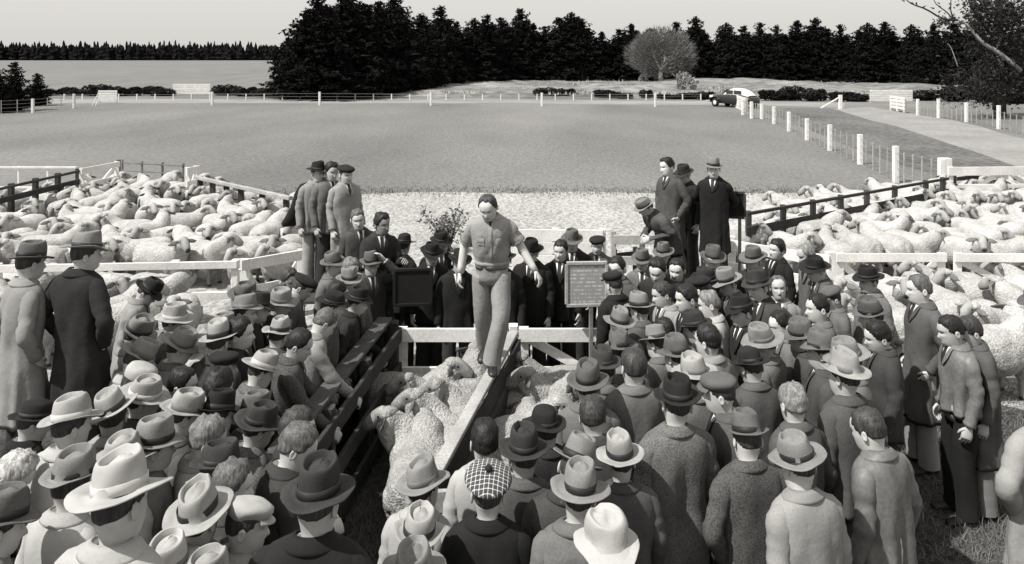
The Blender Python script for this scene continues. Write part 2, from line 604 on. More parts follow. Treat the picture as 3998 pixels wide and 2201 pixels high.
def pine(x, y, h, wid, label, group, name='pine_tree', seed=0):
    g = np.random.RandomState(seed)
    r = thing(name, label, 'tree', (x, y, 0), g.uniform(0, 6.28), group)
    r.scale = (h * wid, h * wid, h)
    c, t = PINES[g.randint(len(PINES))]
    put('trunk', t, r, 'bark_dark')
    put('crown', c, r, 'pine_needles')
    return r
BX = [1140, 1300, 1480, 1700, 2000, 2400, 2800, 3200, 3500, 3700, 4050]
BY = [390, 389, 376, 345, 326, 322, 326, 328, 334, 350, 372]
TX = [1130, 1165, 1200, 1245, 1290, 1345, 1390, 1430, 1475, 1535, 1585, 1640, 1725, 1780, 1850, 1905, 1960, 2030, 2080, 2130, 2180, 2232, 2270, 2350, 2415, 2460, 2540, 2640, 2715, 2755, 2830, 2900, 2970, 3035, 3110, 3190, 3285, 3350, 3390, 3455, 3560, 3640, 3720, 3800, 4050]
TY = [210, 95, 35, -8, 30, -25, 15, 20, 10, -8, 70, 55, 22, 90, 75, 55, 72, 40, 95, 105, 68, 48, 78, 125, 112, 95, 110, 85, 68, 130, 92, 98, 88, 100, 85, 70, 95, 120, 92, 88, 98, 95, 90, 80, 70]
gt = random.Random(5)
tops = list(zip(TX, TY))
for i, (x, ty) in enumerate(tops):                # the trees whose tops show against the sky, then the rank behind and the fill between
    for j in range(3):
        xx = x + (0, 22, -20)[j] + gt.uniform(-6, 6)
        if xx < 1172:
            continue
        y = at(xx, np.interp(xx, BX, BY), 0)[1] + (1.5, 9, 4)[j] + gt.uniform(0, 2)
        up = ty + (0, gt.uniform(18, 60), gt.uniform(30, 90))[j]
        if up > 300:
            up = 300
        top = at_y(xx, up, y)
        lab = 'dark pine in the tall black belt behind the paddock, left of the bare tree' if xx < 2560 else 'dark pine in the lower black belt behind the paddock, right of the bare tree'
        pine(top[0], y, top[2], gt.uniform(1.1, 1.55) * (1.2 if j else 1.0), lab, 'pines of the shelter belt', seed=i * 7 + j)
xx = 1190.0
while xx < 4040:                                  # lower bushy pines that close the belt into one mass
    y = at(xx, np.interp(xx, BX, BY), 0)[1] + gt.uniform(.5, 7)
    up = np.interp(xx, TX, TY) + gt.uniform(35, 75)
    top = at_y(xx, min(up, 290), y)
    pine(top[0], y, top[2], gt.uniform(1.7, 2.3), 'low bushy dark pine filling the foot of the black pine belt', 'pines of the shelter belt', seed=int(xx))
    xx += gt.uniform(34, 52)
for px, py, ty, wd, lab in ((-8, 440, 272, 1.5, 'dark conifer cut off by the left edge beside the paddock fence'), (58, 432, 240, 1.35, 'tall pointed dark conifer near the left edge of the paddock'), (146, 412, 287, 1.7, 'short bushy dark conifer, right-hand one of those by the left paddock fence'), (20, 425, 330, 1.9, 'low dark conifer between its taller neighbours at the left edge')):
    b = at(px, py, 0)
    pine(b[0], b[1], at_y(px, ty, b[1])[2], wd, lab, None, 'conifer_tree', int(px) + 50)
def far_wood():
    g = np.random.RandomState(2)
    m = MB()
    for rank, (y0, hs) in enumerate(((790, 1.0), (805, .98), (820, 1.0))):
        x = -640.0
        while x < -205:
            y = y0 + g.uniform(-6, 6)
            h = hs * (g.uniform(13.5, 17.5) if g.rand() < .8 else g.uniform(17, 21.5))
            w = g.uniform(2.6, 4.6)
            rows = []
            for t in np.linspace(0, 1, 9):
                a = np.arange(7) / 7 * 2 * PI
                rr = w * (1 - t ** 1.6) ** .9 * (1 + .5 * g.uniform(-1, 1, 7)) * (1 if int(t * 8) % 2 else .72) + .12
                rows.append(np.stack([x + rr * np.cos(a), y + rr * np.sin(a), np.full(7, t * h) + g.uniform(-.7, .7, 7) * (t < .95)], -1))
            m.grid(np.array(rows), True, False, True)
            x += g.uniform(1.3, 3.4)
    struct('far_wood', m, 'pine_far', False, 'stuff')
far_wood()

def bush_variant(seed, n=900):
    g = np.random.RandomState(seed)
    C = []
    lobes = [(g.uniform(-.35, .35), g.uniform(-.25, .25), g.uniform(.25, .6), g.uniform(.22, .42)) for _ in range(7)]
    for k in range(n):
        lx, ly, lz, lr = lobes[g.randint(7)]
        d = unit(g.normal(size=3))
        p = np.array((lx, ly, lz)) + d * lr * g.uniform(.45, 1.0) ** .5
        if p[2] > .02:
            C.append(p)
    return leaf_mesh(C, .14, seed + 9).mesh('foliage', False)
BUSH = [bush_variant(s) for s in (11, 12, 13)]
STEM = MB().grid(tube(np.array([(0, 0, -.1), (.03, 0, .3), (-.02, .02, .7)]), [.05, .04, .02], 6), True).mesh('stem')
def bush(x0, x1, ty, by, label, name='hedge_bush', material='leaf_dark', group=None, seed=0, deep=1.6):
    b = at((x0 + x1) / 2, by, 0)
    w = at(x1, by, 0)[0] - at(x0, by, 0)[0]
    h = at_y((x0 + x1) / 2, ty, b[1])[2]
    r = thing(name, label, 'bush', b, 0, group)
    r.scale = (w / 1.25, deep, h / .95)
    put('stem', STEM, r, 'bark_dark')
    put('foliage', BUSH[seed % 3], r, material)
    return r
for i, (x0, x1, ty, by, lab) in enumerate(((180, 250, 340, 372, 'small dark bush in the left hedge gap beside the conifers'), (225, 335, 333, 372, 'low rounded dark bush, first in the hedge left of the white hurdles'), (330, 440, 325, 374, 'dark bush behind the small white hurdle'), (420, 560, 330, 374, 'long dark bush between the small hurdle and the white gate'),
        (545, 680, 328, 374, 'dark bush ending against the left side of the far white gate'), (835, 930, 326, 372, 'dark bush just right of the far white gate'), (905, 1010, 330, 376, 'dark bush midway between the far white gate and the pines'), (990, 1110, 335, 380, 'dark bush meeting the foot of the pine belt'),
        (2085, 2175, 338, 378, 'left half of the clipped dark hedge on the rough bank'), (2160, 2255, 338, 378, 'right half of the clipped dark hedge on the rough bank'), (2312, 2425, 343, 382, 'second dark hedge clump on the rough bank'), (2405, 2470, 360, 384, 'small low dark bush between two hedge clumps'),
        (2490, 2555, 343, 382, 'upright dark bush near the middle post of the far fence'), (2560, 2650, 362, 386, 'low dark bush under the bare pale tree'), (2640, 2730, 358, 386, 'dark bush right of the pale shrub'), (2710, 2800, 350, 388, 'dark bush just left of the parked car'),
        (2960, 3060, 342, 392, 'dark bush right behind the parked car'), (3040, 3140, 330, 392, 'dark bush in the right hedge beyond the fence corner'), (3120, 3240, 335, 394, 'dark bush in the right hedge nearer the white gate'), (3230, 3390, 350, 396, 'long low dark bush left of the right-hand white gate'),
        (3560, 3680, 345, 392, 'dark bush right of the right-hand white gate'), (3660, 3800, 320, 396, 'dark bush at the foot of the gum tree'), (3780, 3920, 310, 400, 'tall dark bush right of the gum trunk'), (3900, 4040, 300, 405, 'dark bush cut off by the right edge beyond the fence'))):
    bush(x0, x1, ty, by, lab, seed=i)
bush(2640, 2712, 262, 372, 'pale shrub shining in front of the pines beside the bare tree', 'pale_shrub', 'scrub_pale', seed=1, deep=1.8)
bush(2495, 2530, 285, 330, 'small pale shrub at the left foot of the bare tree', 'pale_shrub', 'scrub_pale', seed=2, deep=1.5)
bush(2205, 2225, 285, 318, 'tiny pale shrub alone on the bank before the pines', 'pale_shrub', 'scrub_pale', seed=0, deep=1.2)
bush(2690, 2735, 305, 345, 'pale shrub right of the bright one by the bare tree', 'pale_shrub', 'scrub_pale', seed=0, deep=1.6)

def unit3(A):
    return A / (np.linalg.norm(A, axis=-1, keepdims=True) + 1e-9)
def bare_tree():
    b = at(2580, 330, 0)
    d = b[1]
    top = at_y(2580, 112, d)[2]
    r = thing('bare_tree', 'rounded leafless pale tree standing out against the dark pines', 'tree', b)
    g = np.random.RandomState(4)
    tr, tw = MB(), MB()
    def grow(p, v, L, rad, lev):
        q = p + v * L
        mid = (p + q) / 2 + g.normal(size=3) * L * .06
        (tr if lev < 3 else tw).grid(tube(np.array([p, mid, q]), [rad, rad * .85, rad * .65], 5 if lev < 3 else 3), True)
        if lev < 6:
            for _ in range(3 if lev > 0 else 7):
                nv = unit(v + g.normal(size=3) * (.42 if lev else .6) + np.array((0, 0, .10)))
                grow(q, nv, L * g.uniform(.62, .85), rad * .55, lev + 1)
    grow(np.zeros(3), np.array((0, 0, 1.0)), top * .14, .24, 0)
    allv = np.concatenate(tw.v)
    k = (top * .93) / allv[:, 2].max()
    wide = .86 * abs(at_y(2715, 200, d)[0] - at_y(2450, 200, d)[0]) / (np.percentile(allv[:, 0], 99.3) - np.percentile(allv[:, 0], .7))
    for m in (tr, tw):
        m.v = [v * (wide, wide, k) for v in m.v]
    part('trunk', tr, 'bark_pale', r)
    part('twigs', tw, 'twig_pale', r)
    hw, cz = abs(at_y(2710, 200, d)[0] - at_y(2450, 200, d)[0]) / 2, top * .56
    n = 11000
    dirs = g.normal(size=(n, 3))
    dirs /= np.linalg.norm(dirs, axis=1, keepdims=True)
    C = dirs * (g.uniform(.25, 1.0, n) ** .45)[:, None] * (hw, hw, top * .44) * (1 + .16 * vnoise(dirs * 2.6, 3))[:, None] + (0, 0, cz)
    out = unit3(C - (0, 0, cz * .35)) + g.normal(size=(n, 3)) * .22
    L = g.uniform(.35, .8, n)[:, None]
    sd = unit3(np.cross(out, g.normal(size=(n, 3)))) * .036
    V = np.concatenate([C - sd, C + sd, C + out * L])
    part('fine_twigs', MB().tris(V, np.stack([np.arange(n), np.arange(n) + n, np.arange(n) + 2 * n], -1)), 'twig_pale', r, smooth=False)
bare_tree()
def gum_tree():
    d = 50.0
    b = at_y(3905, 430, d)
    r = thing('gum_tree', 'big gum tree with pale slanting limb at the right edge', 'tree', (b[0], d, 0))
    X = lambda px, py, dy=0: at_y(px, py, d + dy) - np.array((b[0], d, 0))
    tk = MB().grid(tube(smooth_path([X(3902, 440) * (1, 1, 0), X(3900, 300), X(3893, 170), X(3900, 20), X(3895, -120)], 12), [.42, .36, .30, .24, .14], 9), True, False, True)
    part('trunk', tk, 'bark_dark', r)
    g = np.random.RandomState(6)
    limbs = [([(3985, 275), (3900, 205), (3835, 165), (3780, 100), (3740, 75)], .15, 'bark_pale', 1.5), ([(3740, 78), (3680, 72), (3615, 35), (3560, 15), (3530, -10)], .07, 'bark_dark', 1.5), ([(3725, 85), (3700, 50), (3655, 15), (3640, -20)], .05, 'bark_dark', 1.5), ([(3728, 82), (3712, 40), (3715, -20)], .06, 'bark_dark', 1.5),
             ([(3893, 170), (3850, 110), (3800, 40), (3770, -30)], .12, 'bark_dark', 0), ([(3897, 130), (3950, 60), (3998, 10)], .11, 'bark_dark', -1), ([(3905, 250), (3890, 190), (3925, 130), (3960, 120)], .07, 'bark_pale', .5), ([(3740, 260), (3715, 190), (3700, 170)], .03, 'bark_pale', 2)]
    C = []
    for pts, rad, mt, dy in limbs:
        path = smooth_path([X(px, py, -dy) for px, py in pts], 10)
        part('limb', MB().grid(tube(path, [rad, rad * .75, rad * .35], 6), True, True, True), mt, r)
        for q in path[3:]:
            for _ in range(7 if mt == 'bark_dark' and rad > .1 else 1):
                C.append(q + g.normal(size=3) * (.42, .5, .38) * (1 if rad > .1 else .3))
    for cx, cy, sx, sy, m in ((3850, 70, 45, 45, 900), (3940, 60, 50, 55, 1300), (3985, 170, 40, 80, 700), (3810, 20, 28, 25, 250), (3690, 85, 24, 10, 90), (3860, 190, 60, 40, 450), (3930, 300, 70, 50, 1000), (3850, 330, 80, 40, 1100)):
        for _ in range(m):
            C.append(X(cx + g.normal() * sx, cy + g.normal() * sy, g.uniform(-2, 2)))
    C = [c for c in C if c[2] > .4]
    part('crown', leaf_mesh(C, .22, 21, cols=2), 'gum_leaf', r, smooth=False)
gum_tree()
def tussocks():
    g = np.random.RandomState(9)
    pts = []
    while len(pts) < 5000:
        p = at(g.uniform(1460, 3400), g.uniform(318, 388), 0)
        if 74 < p[1] < 140 and vnoise(np.array((p[0] / 5, p[1] / 5, 0)), 12) > -.1:
            pts.append((p[0], p[1], .3))
    blades('tussock_grass', pts, .15, .45, .07, 'scrub_pale', 5, .45)
tussocks()
def rose_bush():
    b = at(1750, 985, 0)
    r = thing('rose_bush', 'spindly leafy bush behind the walking man, left of his head', 'bush', b)
    g = np.random.RandomState(3)
    st, C = MB(), []
    for k in range(14):
        tip = np.array((g.uniform(-.55, .6), g.uniform(-.3, .3), g.uniform(.5, 1.0)))
        p = smooth_path([(g.uniform(-.1, .1), g.uniform(-.1, .1), 0), tip * (.5, .5, .6), tip], 7)
        st.grid(tube(p, [.012, .008, .004], 5), True)
        for q in p[2:]:
            for _ in range(6):
                C.append(q + g.normal(size=3) * .07)
    part('stems', st, 'bark_dark', r)
    part('leaves', leaf_mesh(C, .075, 5, cols=2), 'rose_leaf', r, smooth=False)
rose_bush()

# ------------------------------------------------------------------ fences and gates
def zat(px, py, y):
    return at_y(px, py, y)[2]
def rails(name, label, A, B, boards, material, posts=None, post_mat=None, cat='fence', post=(.11, .11), over=.06, n_posts=None, group=None):
    """fence from A to B (ground points); boards = (centre height, depth, thickness)"""
    A, B = np.array((A[0], A[1], 0.0)), np.array((B[0], B[1], 0.0))
    r = thing(name, label, cat, tuple(A), 0, group)
    top = max(z + h / 2 for z, h, t in boards)
    nrm = unit(np.cross(B - A, (0, 0, 1)))
    if np.dot(nrm, -A) < 0:
        nrm = -nrm
    k = n_posts or max(2, int(np.linalg.norm(B - A) / 2.2) + 1)
    ts = posts if posts is not None else np.linspace(0, 1, k)
    for t in ts:
        p = A + (B - A) * t
        beam('post', p + (0, 0, -.05), p + (0, 0, top + over), post[0], post[1], post_mat or material, r)
    for z, h, t in boards:
        o = nrm * (post[1] / 2 + t / 2 + .002)
        beam('rail', A + o + (0, 0, z), B + o + (0, 0, z), t, h, material, r)
    return r
def gate(name, label, A, B, top, material, boards=((1, .14), (.62, .11), (.30, .11)), diag='/', thick=.035, stile=.10, group=None, bottom=.10):
    """field gate from A to B: stiles, boards (relative height, depth) and a brace"""
    A, B = np.array((A[0], A[1], 0.0)), np.array((B[0], B[1], 0.0))
    r = thing(name, label, 'gate', tuple(A), 0, group)
    t = unit(B - A)
    nrm = unit(np.cross(B - A, (0, 0, 1)))
    if np.dot(nrm, -A) < 0:
        nrm = -nrm
    for p in (A + t * stile / 2, B - t * stile / 2):
        beam('stile', p + (0, 0, bottom), p + (0, 0, top), stile, thick, material, r)
    if np.linalg.norm(B - A) > 2.2:
        m = (A + B) / 2
        beam('stile', m + (0, 0, bottom), m + (0, 0, top - .02), stile, thick, material, r)
    for f, h in boards:
        z = bottom + (top - bottom) * f - h / 2 - .004
        o = nrm * (thick + .004)
        beam('board', A + o + (0, 0, z), B + o + (0, 0, z), thick, h, material, r)
    o = -nrm * (thick + .004)
    lo, hi = bottom + .05, top - .08
    ends = {'/': [(A, lo, B, hi)], '\\': [(A, hi, B, lo)], 'x': [(A, lo, B, hi), (A, hi, B, lo)], 'v': [(A, hi, (A + B) / 2, lo), (B, hi, (A + B) / 2, lo)], 'm': [(A, lo, (A + B) / 2, hi), (B, lo, (A + B) / 2, hi)], '': []}[diag]
    for i, (p, z0, q, z1) in enumerate(ends):
        oo = o * (1 + 1.1 * i)
        d = np.array((*(q - p)[:2], z1 - z0)) * .07
        beam('brace', p + oo + (0, 0, z0) + d, q + oo + (0, 0, z1) - d, thick, .10, material, r)
    return r
W = 'paint_white'
# the drafting pen in the middle
LA, LB = np.array((-1.30, 8.42)), np.array((-1.64, 5.35))
rails('pen_fence', 'dark timber rail fence the men lean on, left side of the sheep pen', LA, LB, ((.96, .15, .04), (.58, .15, .04), (.20, .15, .04)), 'wood_dark', n_posts=4, over=.06)
r_ = bpy.data.objects['pen_fence']
beam('cap_plank', (LA[0] - .09, LA[1], 1.125), (LB[0] - .09, LB[1], 1.125), .16, .04, 'wood_worn', r_)
DA, DB = np.array((.02, 8.32)), np.array((-.60, 5.45))
r_ = rails('dividing_fence', 'sloping plank-topped fence between the two pens under the walking man', DA, DB, ((.855, .18, .03), (.655, .19, .055), (.455, .18, .03), (.26, .18, .05), (.09, .13, .03)), 'wood_dark', n_posts=4, over=.0, post=(.09, .09))
beam('cap_plank', (DA[0], DA[1] + .1, .975), (DB[0], DB[1] - .1, .975), .105, .045, 'paint_worn', r_)
GZ = .99
ga, gb, gc = at(1552, 1277, GZ), at(1988, 1275, GZ), at(2345, 1279, GZ)
gy = 8.56
gate('pen_gate', 'white board gate closing the back of the left pen behind the walking man', (ga[0], gy), (-.045, gy), GZ, W, ((1, .15), (.52, .12), (.18, .12)), '', stile=.11)
gate('pen_gate', 'white braced gate at the back of the right pen, beside the walking man', (.075, gy), (1.42, gy), GZ, W, ((1, .15), (.52, .13), (.18, .12)), '\\', stile=.11)
beam('gate_post', (.014, gy + .03, -.05), (.014, gy + .03, 1.0), .10, .12, W)
tag(bpy.data.objects['gate_post'], 'white post between the two gates at the back of the pens', 'post')
rails('pen_fence', 'dark rail fence hidden behind the crowd on the right of the right pen', (1.5, 8.5), (1.35, 5.6), ((.93, .15, .04), (.55, .15, .04), (.18, .15, .04)), 'wood_dark', n_posts=4)
rails('rail_fence', 'pale rail across the near end of the right pen', (-.58, 5.38), (1.35, 5.5), ((.93, .15, .04), (.5, .13, .04), (.18, .13, .04)), 'paint_worn', n_posts=3)
# left yards
a, b = at(-30, 1031, .95), at(930, 1014, .95)
rails('rail_fence', 'long white-topped rail fence before the left flock', a, b, ((.90, .11, .04), (.45, .10, .04)), W, posts=(.02, .36, .74, .99), over=.0)
a, b = at(938, 1012, 1.0), at(1195, 968, 1.0)
gate('yard_gate', 'white braced yard gate left of the standing trio', a, b, 1.0, W, ((1, .16), (.55, .12), (.2, .12)), 'v', stile=.14)
a, b = at(-60, 742, 1.15), at(306, 661, 1.15)
rails('rail_fence', 'dark two-rail fence rising to the right at the left edge', a, b, ((1.12, .06, .04), (.86, .13, .04), (.42, .10, .04)), 'wood_dark', n_posts=5, over=.02)
a, b = at(312, 664, 1.15), at(462, 628, 1.2)
gate('yard_gate', 'white braced gate at the back of the left flock', a, b, 1.2, W, ((1, .15), (.66, .1), (.36, .1), (.1, .1)), 'x', stile=.12)
b = at(468, 722, 0)
beam('gate_post', (b[0], b[1], -.05), (b[0], b[1], zat(470, 624, b[1])), .16, .16, 'wood_dark')
tag(bpy.data.objects['gate_post.001'], 'dark timber gate post right of the white gate behind the left flock', 'post')
a, b = at(476, 655, .85), at(716, 668, .85)
rails('rail_fence', 'faint weathered rails behind the left flock between two white gates', a, b, ((1.0, .035, .02), (.78, .035, .02), (.42, .035, .02)), 'wood_grey', n_posts=4, post=(.05, .05), over=.05)
a, b = at(724, 688, 1.0), at(774, 640, 1.25)
gate('yard_gate', 'narrow white gate seen nearly edge-on behind the left flock', a, b, 1.22, W, ((1, .2), (.7, .2), (.4, .2)), '/', stile=.14)
a, b = at(782, 682, 1.1), at(1152, 762, 1.1)
rails('rail_fence', 'pale-topped rail on dark posts sloping down behind the left flock', a, b, ((1.05, .08, .10), (.6, .09, .04)), 'paint_worn', posts=(.0, .15, .31, .47, .69, .92), post_mat='wood_dark', post=(.12, .10), over=-.02)
a, b = at(-40, 649, 1.1), at(300, 649, 1.1)
rails('rail_fence', 'thin white rail beyond the dark fence at the left edge', a, b, ((1.08, .05, .03), (.55, .05, .03)), W, n_posts=4, post=(.05, .05), over=0)
# right yards
a, b = at(2902, 826, 1.1), at(3690, 690, 1.1)
rails('rail_fence', 'long dark two-rail fence slanting up behind the right flock', a, b, ((1.07, .06, .05), (.74, .16, .04)), 'wood_dark', posts=(.02, .16, .29, .42, .55, .7, .88, .985), over=.0, post=(.10, .10))
b = at(3689, 730, 0)
beam('gate_post', (b[0], b[1], -.05), (b[0], b[1], zat(3689, 617, b[1])), .34, .30, W)
tag(bpy.data.objects['gate_post.002'], 'thick square white gate post at the right end of the wire fence', 'post')
a, b = at(3700, 650, 1.2), at(4150, 647, 1.2)
gate('yard_gate', 'white braced gate behind the right flock at the right edge', a, b, 1.2, W, ((1, .22), (.6, .10), (.3, .10)), 'm', stile=.14)
a, b = at(3722, 690, .9), at(3806, 674, .95)
rails('rail_fence', 'short dark rails in front of the white gate behind the right flock', a, b, ((.86, .10, .05), (.55, .10, .05)), 'wood_dark', n_posts=2, post=(.12, .12), over=.1)
a, b = at(2850, 930, 1.05), at(3245, 992, 1.05)
rails('board_fence', 'white board fence sloping down right behind the right-hand crowd', a, b, ((.96, .17, .04), (.62, .14, .04), (.28, .14, .04)), W, posts=(.01, .5, .99), over=.04, post=(.13, .11))
a, b, c = at(3262, 985, 1.0), at(3690, 985, 1.0), at(4120, 987, 1.0)
gate('yard_gate', 'white braced gate before the right flock, left of its white post', a, b, 1.0, W, ((1, .13), (.60, .15), (.2, .12)), 'v', stile=.12)
gate('yard_gate', 'white braced gate before the right flock, running out at the right edge', b + (.13, 0, 0), c, 1.0, W, ((1, .13), (.60, .15), (.2, .12)), '\\', stile=.12)
# centre
a, b = at(1985, 893, 1.0), at(2352, 896, 1.0)
rails('board_fence', 'white close-boarded panel behind the walking man and the grinning men', a, b, ((.91, .20, .03), (.69, .20, .03), (.47, .20, .03), (.25, .2, .03)), W, n_posts=3, over=.0)
a, b = at(2395, 900, 1.0), at(2620, 900, 1.0)
rails('board_fence', 'pale rails left of the hunched man in the light hat', a, b, ((.86, .16, .04), (.5, .15, .04)), 'paint_worn', n_posts=3, over=.05, post=(.09, .09))
a, b = at(2400, 985, .6), at(2480, 975, .6)
rails('rail_fence', 'short dark rail stub behind the young man beside the chalk board', a, b, ((.55, .10, .05),), 'wood_dark', n_posts=2, over=.05, post=(.08, .08))
# paddock fences
def post_fence(name, label, px, cat='fence', wid=.17, wires=(.95, .7, .45, .2), battens=0, material=W, bat_h=1.0):
    """px: (x, top y, base y) of each post"""
    P = [at(x, by, 0) for x, ty, by in px]
    r = thing(name, label, cat, tuple(P[0]))
    for (x, ty, by), p in zip(px, P):
        beam('post', p + (0, 0, -.05), (p[0], p[1], zat(x, ty, p[1])), wid, wid, material, r)
    wm = MB()
    for a, b in zip(P[:-1], P[1:]):
        for z in wires:
            wm.grid(tube(np.array([a, b]) - P[0] + (0, 0, z), [.008, .008], 4), True)
        for k in range(battens):
            q = a + (b - a) * (k + 1) / (battens + 1)
            beam('batten', q + (0, 0, .03), q + (0, 0, bat_h), .045, .03, 'paint_worn', r)
    part('wires', wm, 'wire', r)
    return r
far = [(828, 358, 410), (1248, 358, 410), (1682, 360, 412), (2115, 362, 414), (2558, 364, 416)]
post_fence('paddock_fence', 'white-posted wire fence along the far side of the paddock', far, battens=0)
post_fence('paddock_fence', 'white-posted fence at the left edge of the paddock by the conifers', [(-60, 395, 452), (128, 385, 441), (289, 366, 422)], battens=2)
post_fence('boundary_fence', 'row of small pale posts along the hedge beyond the paddock', [(x, 366, 390) for x in range(180, 2800, 71)], wid=.10, wires=(.5, .3))
post_fence('wire_fence', 'white-posted batten fence running from the car towards the right yards', [(2900, 388, 448), (2934, 396, 462), (2974, 405, 464), (3022, 415, 483), (3080, 436, 512), (3151, 462, 547), (3240, 486, 588), (3358, 524, 641), (3497, 570, 712), (3676, 622, 760)], battens=4)
post_fence('wire_fence', 'white-posted batten fence on the far side of the track at the right', [(3583, 386, 450), (3664, 384, 460), (3773, 400, 476), (3899, 411, 503), (4050, 430, 545)], battens=5)
def hurdle(name, label, x0, x1, ty, by, diag='', group=None, cat='gate'):
    a, b = at(x0, by, 0), at(x1, by, 0)
    t = zat((x0 + x1) / 2, ty, a[1])
    r = gate(name, label, a, b, t, W, tuple((f, t * .145) for f in (1, .82, .64, .46, .28)), diag, bottom=.05, stile=.16, group=group)
hurdle('field_gate', 'far white barred gate in the gap of the left hedge', 675, 822, 327, 373)
hurdle('field_gate', 'white barred gate at the road beyond the track on the right', 3396, 3562, 350, 402)
hurdle('white_hurdle', 'small white hurdle with a propped ladder before the left hedge', 385, 458, 352, 404)
a = at(360, 412, 0)
lad = thing('ladder', 'short pale ladder leaning on the small white hurdle', 'ladder', a)
top = np.array(at_y(388, 354, a[1] + .35))
for dx in (0, .28):
    beam('stile', a + (dx, 0, 0), top + (dx, 0, 0), .07, .05, W, lad)
for f in (.2, .4, .6, .8):
    q = a + (top - a) * f
    beam('rung', q, q + (.28, 0, 0), .04, .04, W, lad)
a, b = at(2862, 415, 0), at(2912, 435, 0)
gate('field_gate', 'white boarded gate end beside the parked car', a, b, zat(2870, 366, a[1]), W, tuple((f, .26) for f in (1, .8, .6, .4, .22)), '', stile=.3, bottom=.05)
p = at(3281, 425, 0)
beam('fence_post', p + (0, 0, -.05), (p[0], p[1], zat(3281, 370, p[1])), .26, .2, W)
tag(bpy.data.objects['fence_post'], 'lone thick white post with a brace at the head of the track', 'post')
beam('brace', at(3205, 424, 0) + (0, 0, .05), p + (-.14, 0, .85), .1, .1, W, bpy.data.objects['fence_post'])
a, b = at(3478, 432, 0), at(3535, 442, 0)
gate('track_gate', 'small white gate leaning open beside the track on the right', a, b, zat(3500, 372, a[1]), W, tuple((f, .18) for f in (1, .78, .56, .34)), '\\', stile=.24, bottom=.05)

# ------------------------------------------------------------------ parked car
def car():
    b = at(2868, 418, 0)
    r = thing('parked_car', 'rounded old saloon car with pale roof parked beyond the paddock corner', 'car', b, R(-58))
    L = [(-2.05, .30, .55, .66), (-1.95, .55, .55, .82), (-1.2, .62, .52, .95), (-.55, .66, .50, 1.02), (.3, .70, .50, 1.03), (1.3, .68, .52, 1.0), (1.9, .58, .55, .85), (2.1, .4, .6, .7)]
    m = MB()
    rows = []
    for x, w, z0, z1 in L:
        e = np.arange(20) / 20 * 2 * PI
        s, c = np.sin(e), np.cos(e)
        rows.append(np.stack([np.full(20, x), w * 1.12 * np.sign(c) * np.abs(c) ** .5, (z0 + z1) / 2 - .1 + (z1 - z0 + .3) / 2 * np.sign(s) * np.abs(s) ** .6], -1))
    part('body', m.grid(np.array(rows), True, True, True), 'car_dark', r)
    rows = []
    for x, w, z in ((-.75, .60, 1.0), (-.35, .60, 1.38), (.1, .62, 1.52), (.8, .62, 1.52), (1.35, .58, 1.36), (1.8, .5, .98)):
        e = np.linspace(0, PI, 14)
        rows.append(np.stack([np.full(14, x), w * np.cos(e), .92 + (z - .92) * np.sin(e) ** .45], -1))
    part('roof', MB().grid(np.array(rows), False), 'car_pale', r)
    for sy in (-1, 1):
        for x0, x1 in ((-.30, .38), (.48, 1.2)):
            part('window', MB().box(((x0 + x1) / 2, sy * .625, 1.22), (x1 - x0, .03, .28)), 'car_glass', r, smooth=False)
    part('windscreen', MB().grid(np.array([[(-.80, y, 1.05) for y in (-.5, .5)], [(-.47, y, 1.40) for y in (-.46, .46)]]), False), 'car_glass', r, smooth=False)
    for x in (-1.35, 1.3):
        for sy in (-1, 1):
            e = np.arange(18) / 18 * 2 * PI
            wh = np.array([np.stack([x + q * np.cos(e), np.full(18, sy * (.70 + o)), .34 + q * np.sin(e)], -1) for q, o in ((.20, -.09), (.34, -.08), (.34, .07), (.22, .085), (.05, .07))])
            wo = part('wheel', MB().grid(wh, True, False, True), 'rubber', r)
            part('hub_cap', MB().grid(np.array([np.stack([x + q * np.cos(e), np.full(18, sy * (.70 + o)), .34 + q * np.sin(e)], -1) for q, o in ((.17, .086), (.10, .105), (.02, .11))]), True, False, True), 'chrome', wo)
            f = np.linspace(0, PI, 10)
            fd = np.array([np.stack([x + .47 * np.cos(f), np.full(10, sy * yy), .36 + .45 * np.sin(f)], -1) for yy in (.45, .80, .84)])
            part('mudguard', MB().grid(fd, False), 'car_dark', r)
    for sy in (-1, 1):
        e = np.arange(12) / 12 * 2 * PI
        part('headlight', MB().grid(np.array([np.stack([np.full(12, x), sy * .55 + q * np.cos(e), .78 + q * np.sin(e)], -1) for x, q in ((-1.7, .06), (-1.95, .13), (-2.02, .13), (-2.06, .05))]), True, True, True), 'chrome', r)
    part('bumper', beam_mesh((-2.25, -.8, .42), (-2.25, .8, .42), .06, .1), 'chrome', r)
    part('grille', MB().box((-2.1, 0, .72), (.06, .42, .42)), 'chrome', r, smooth=False)
car()
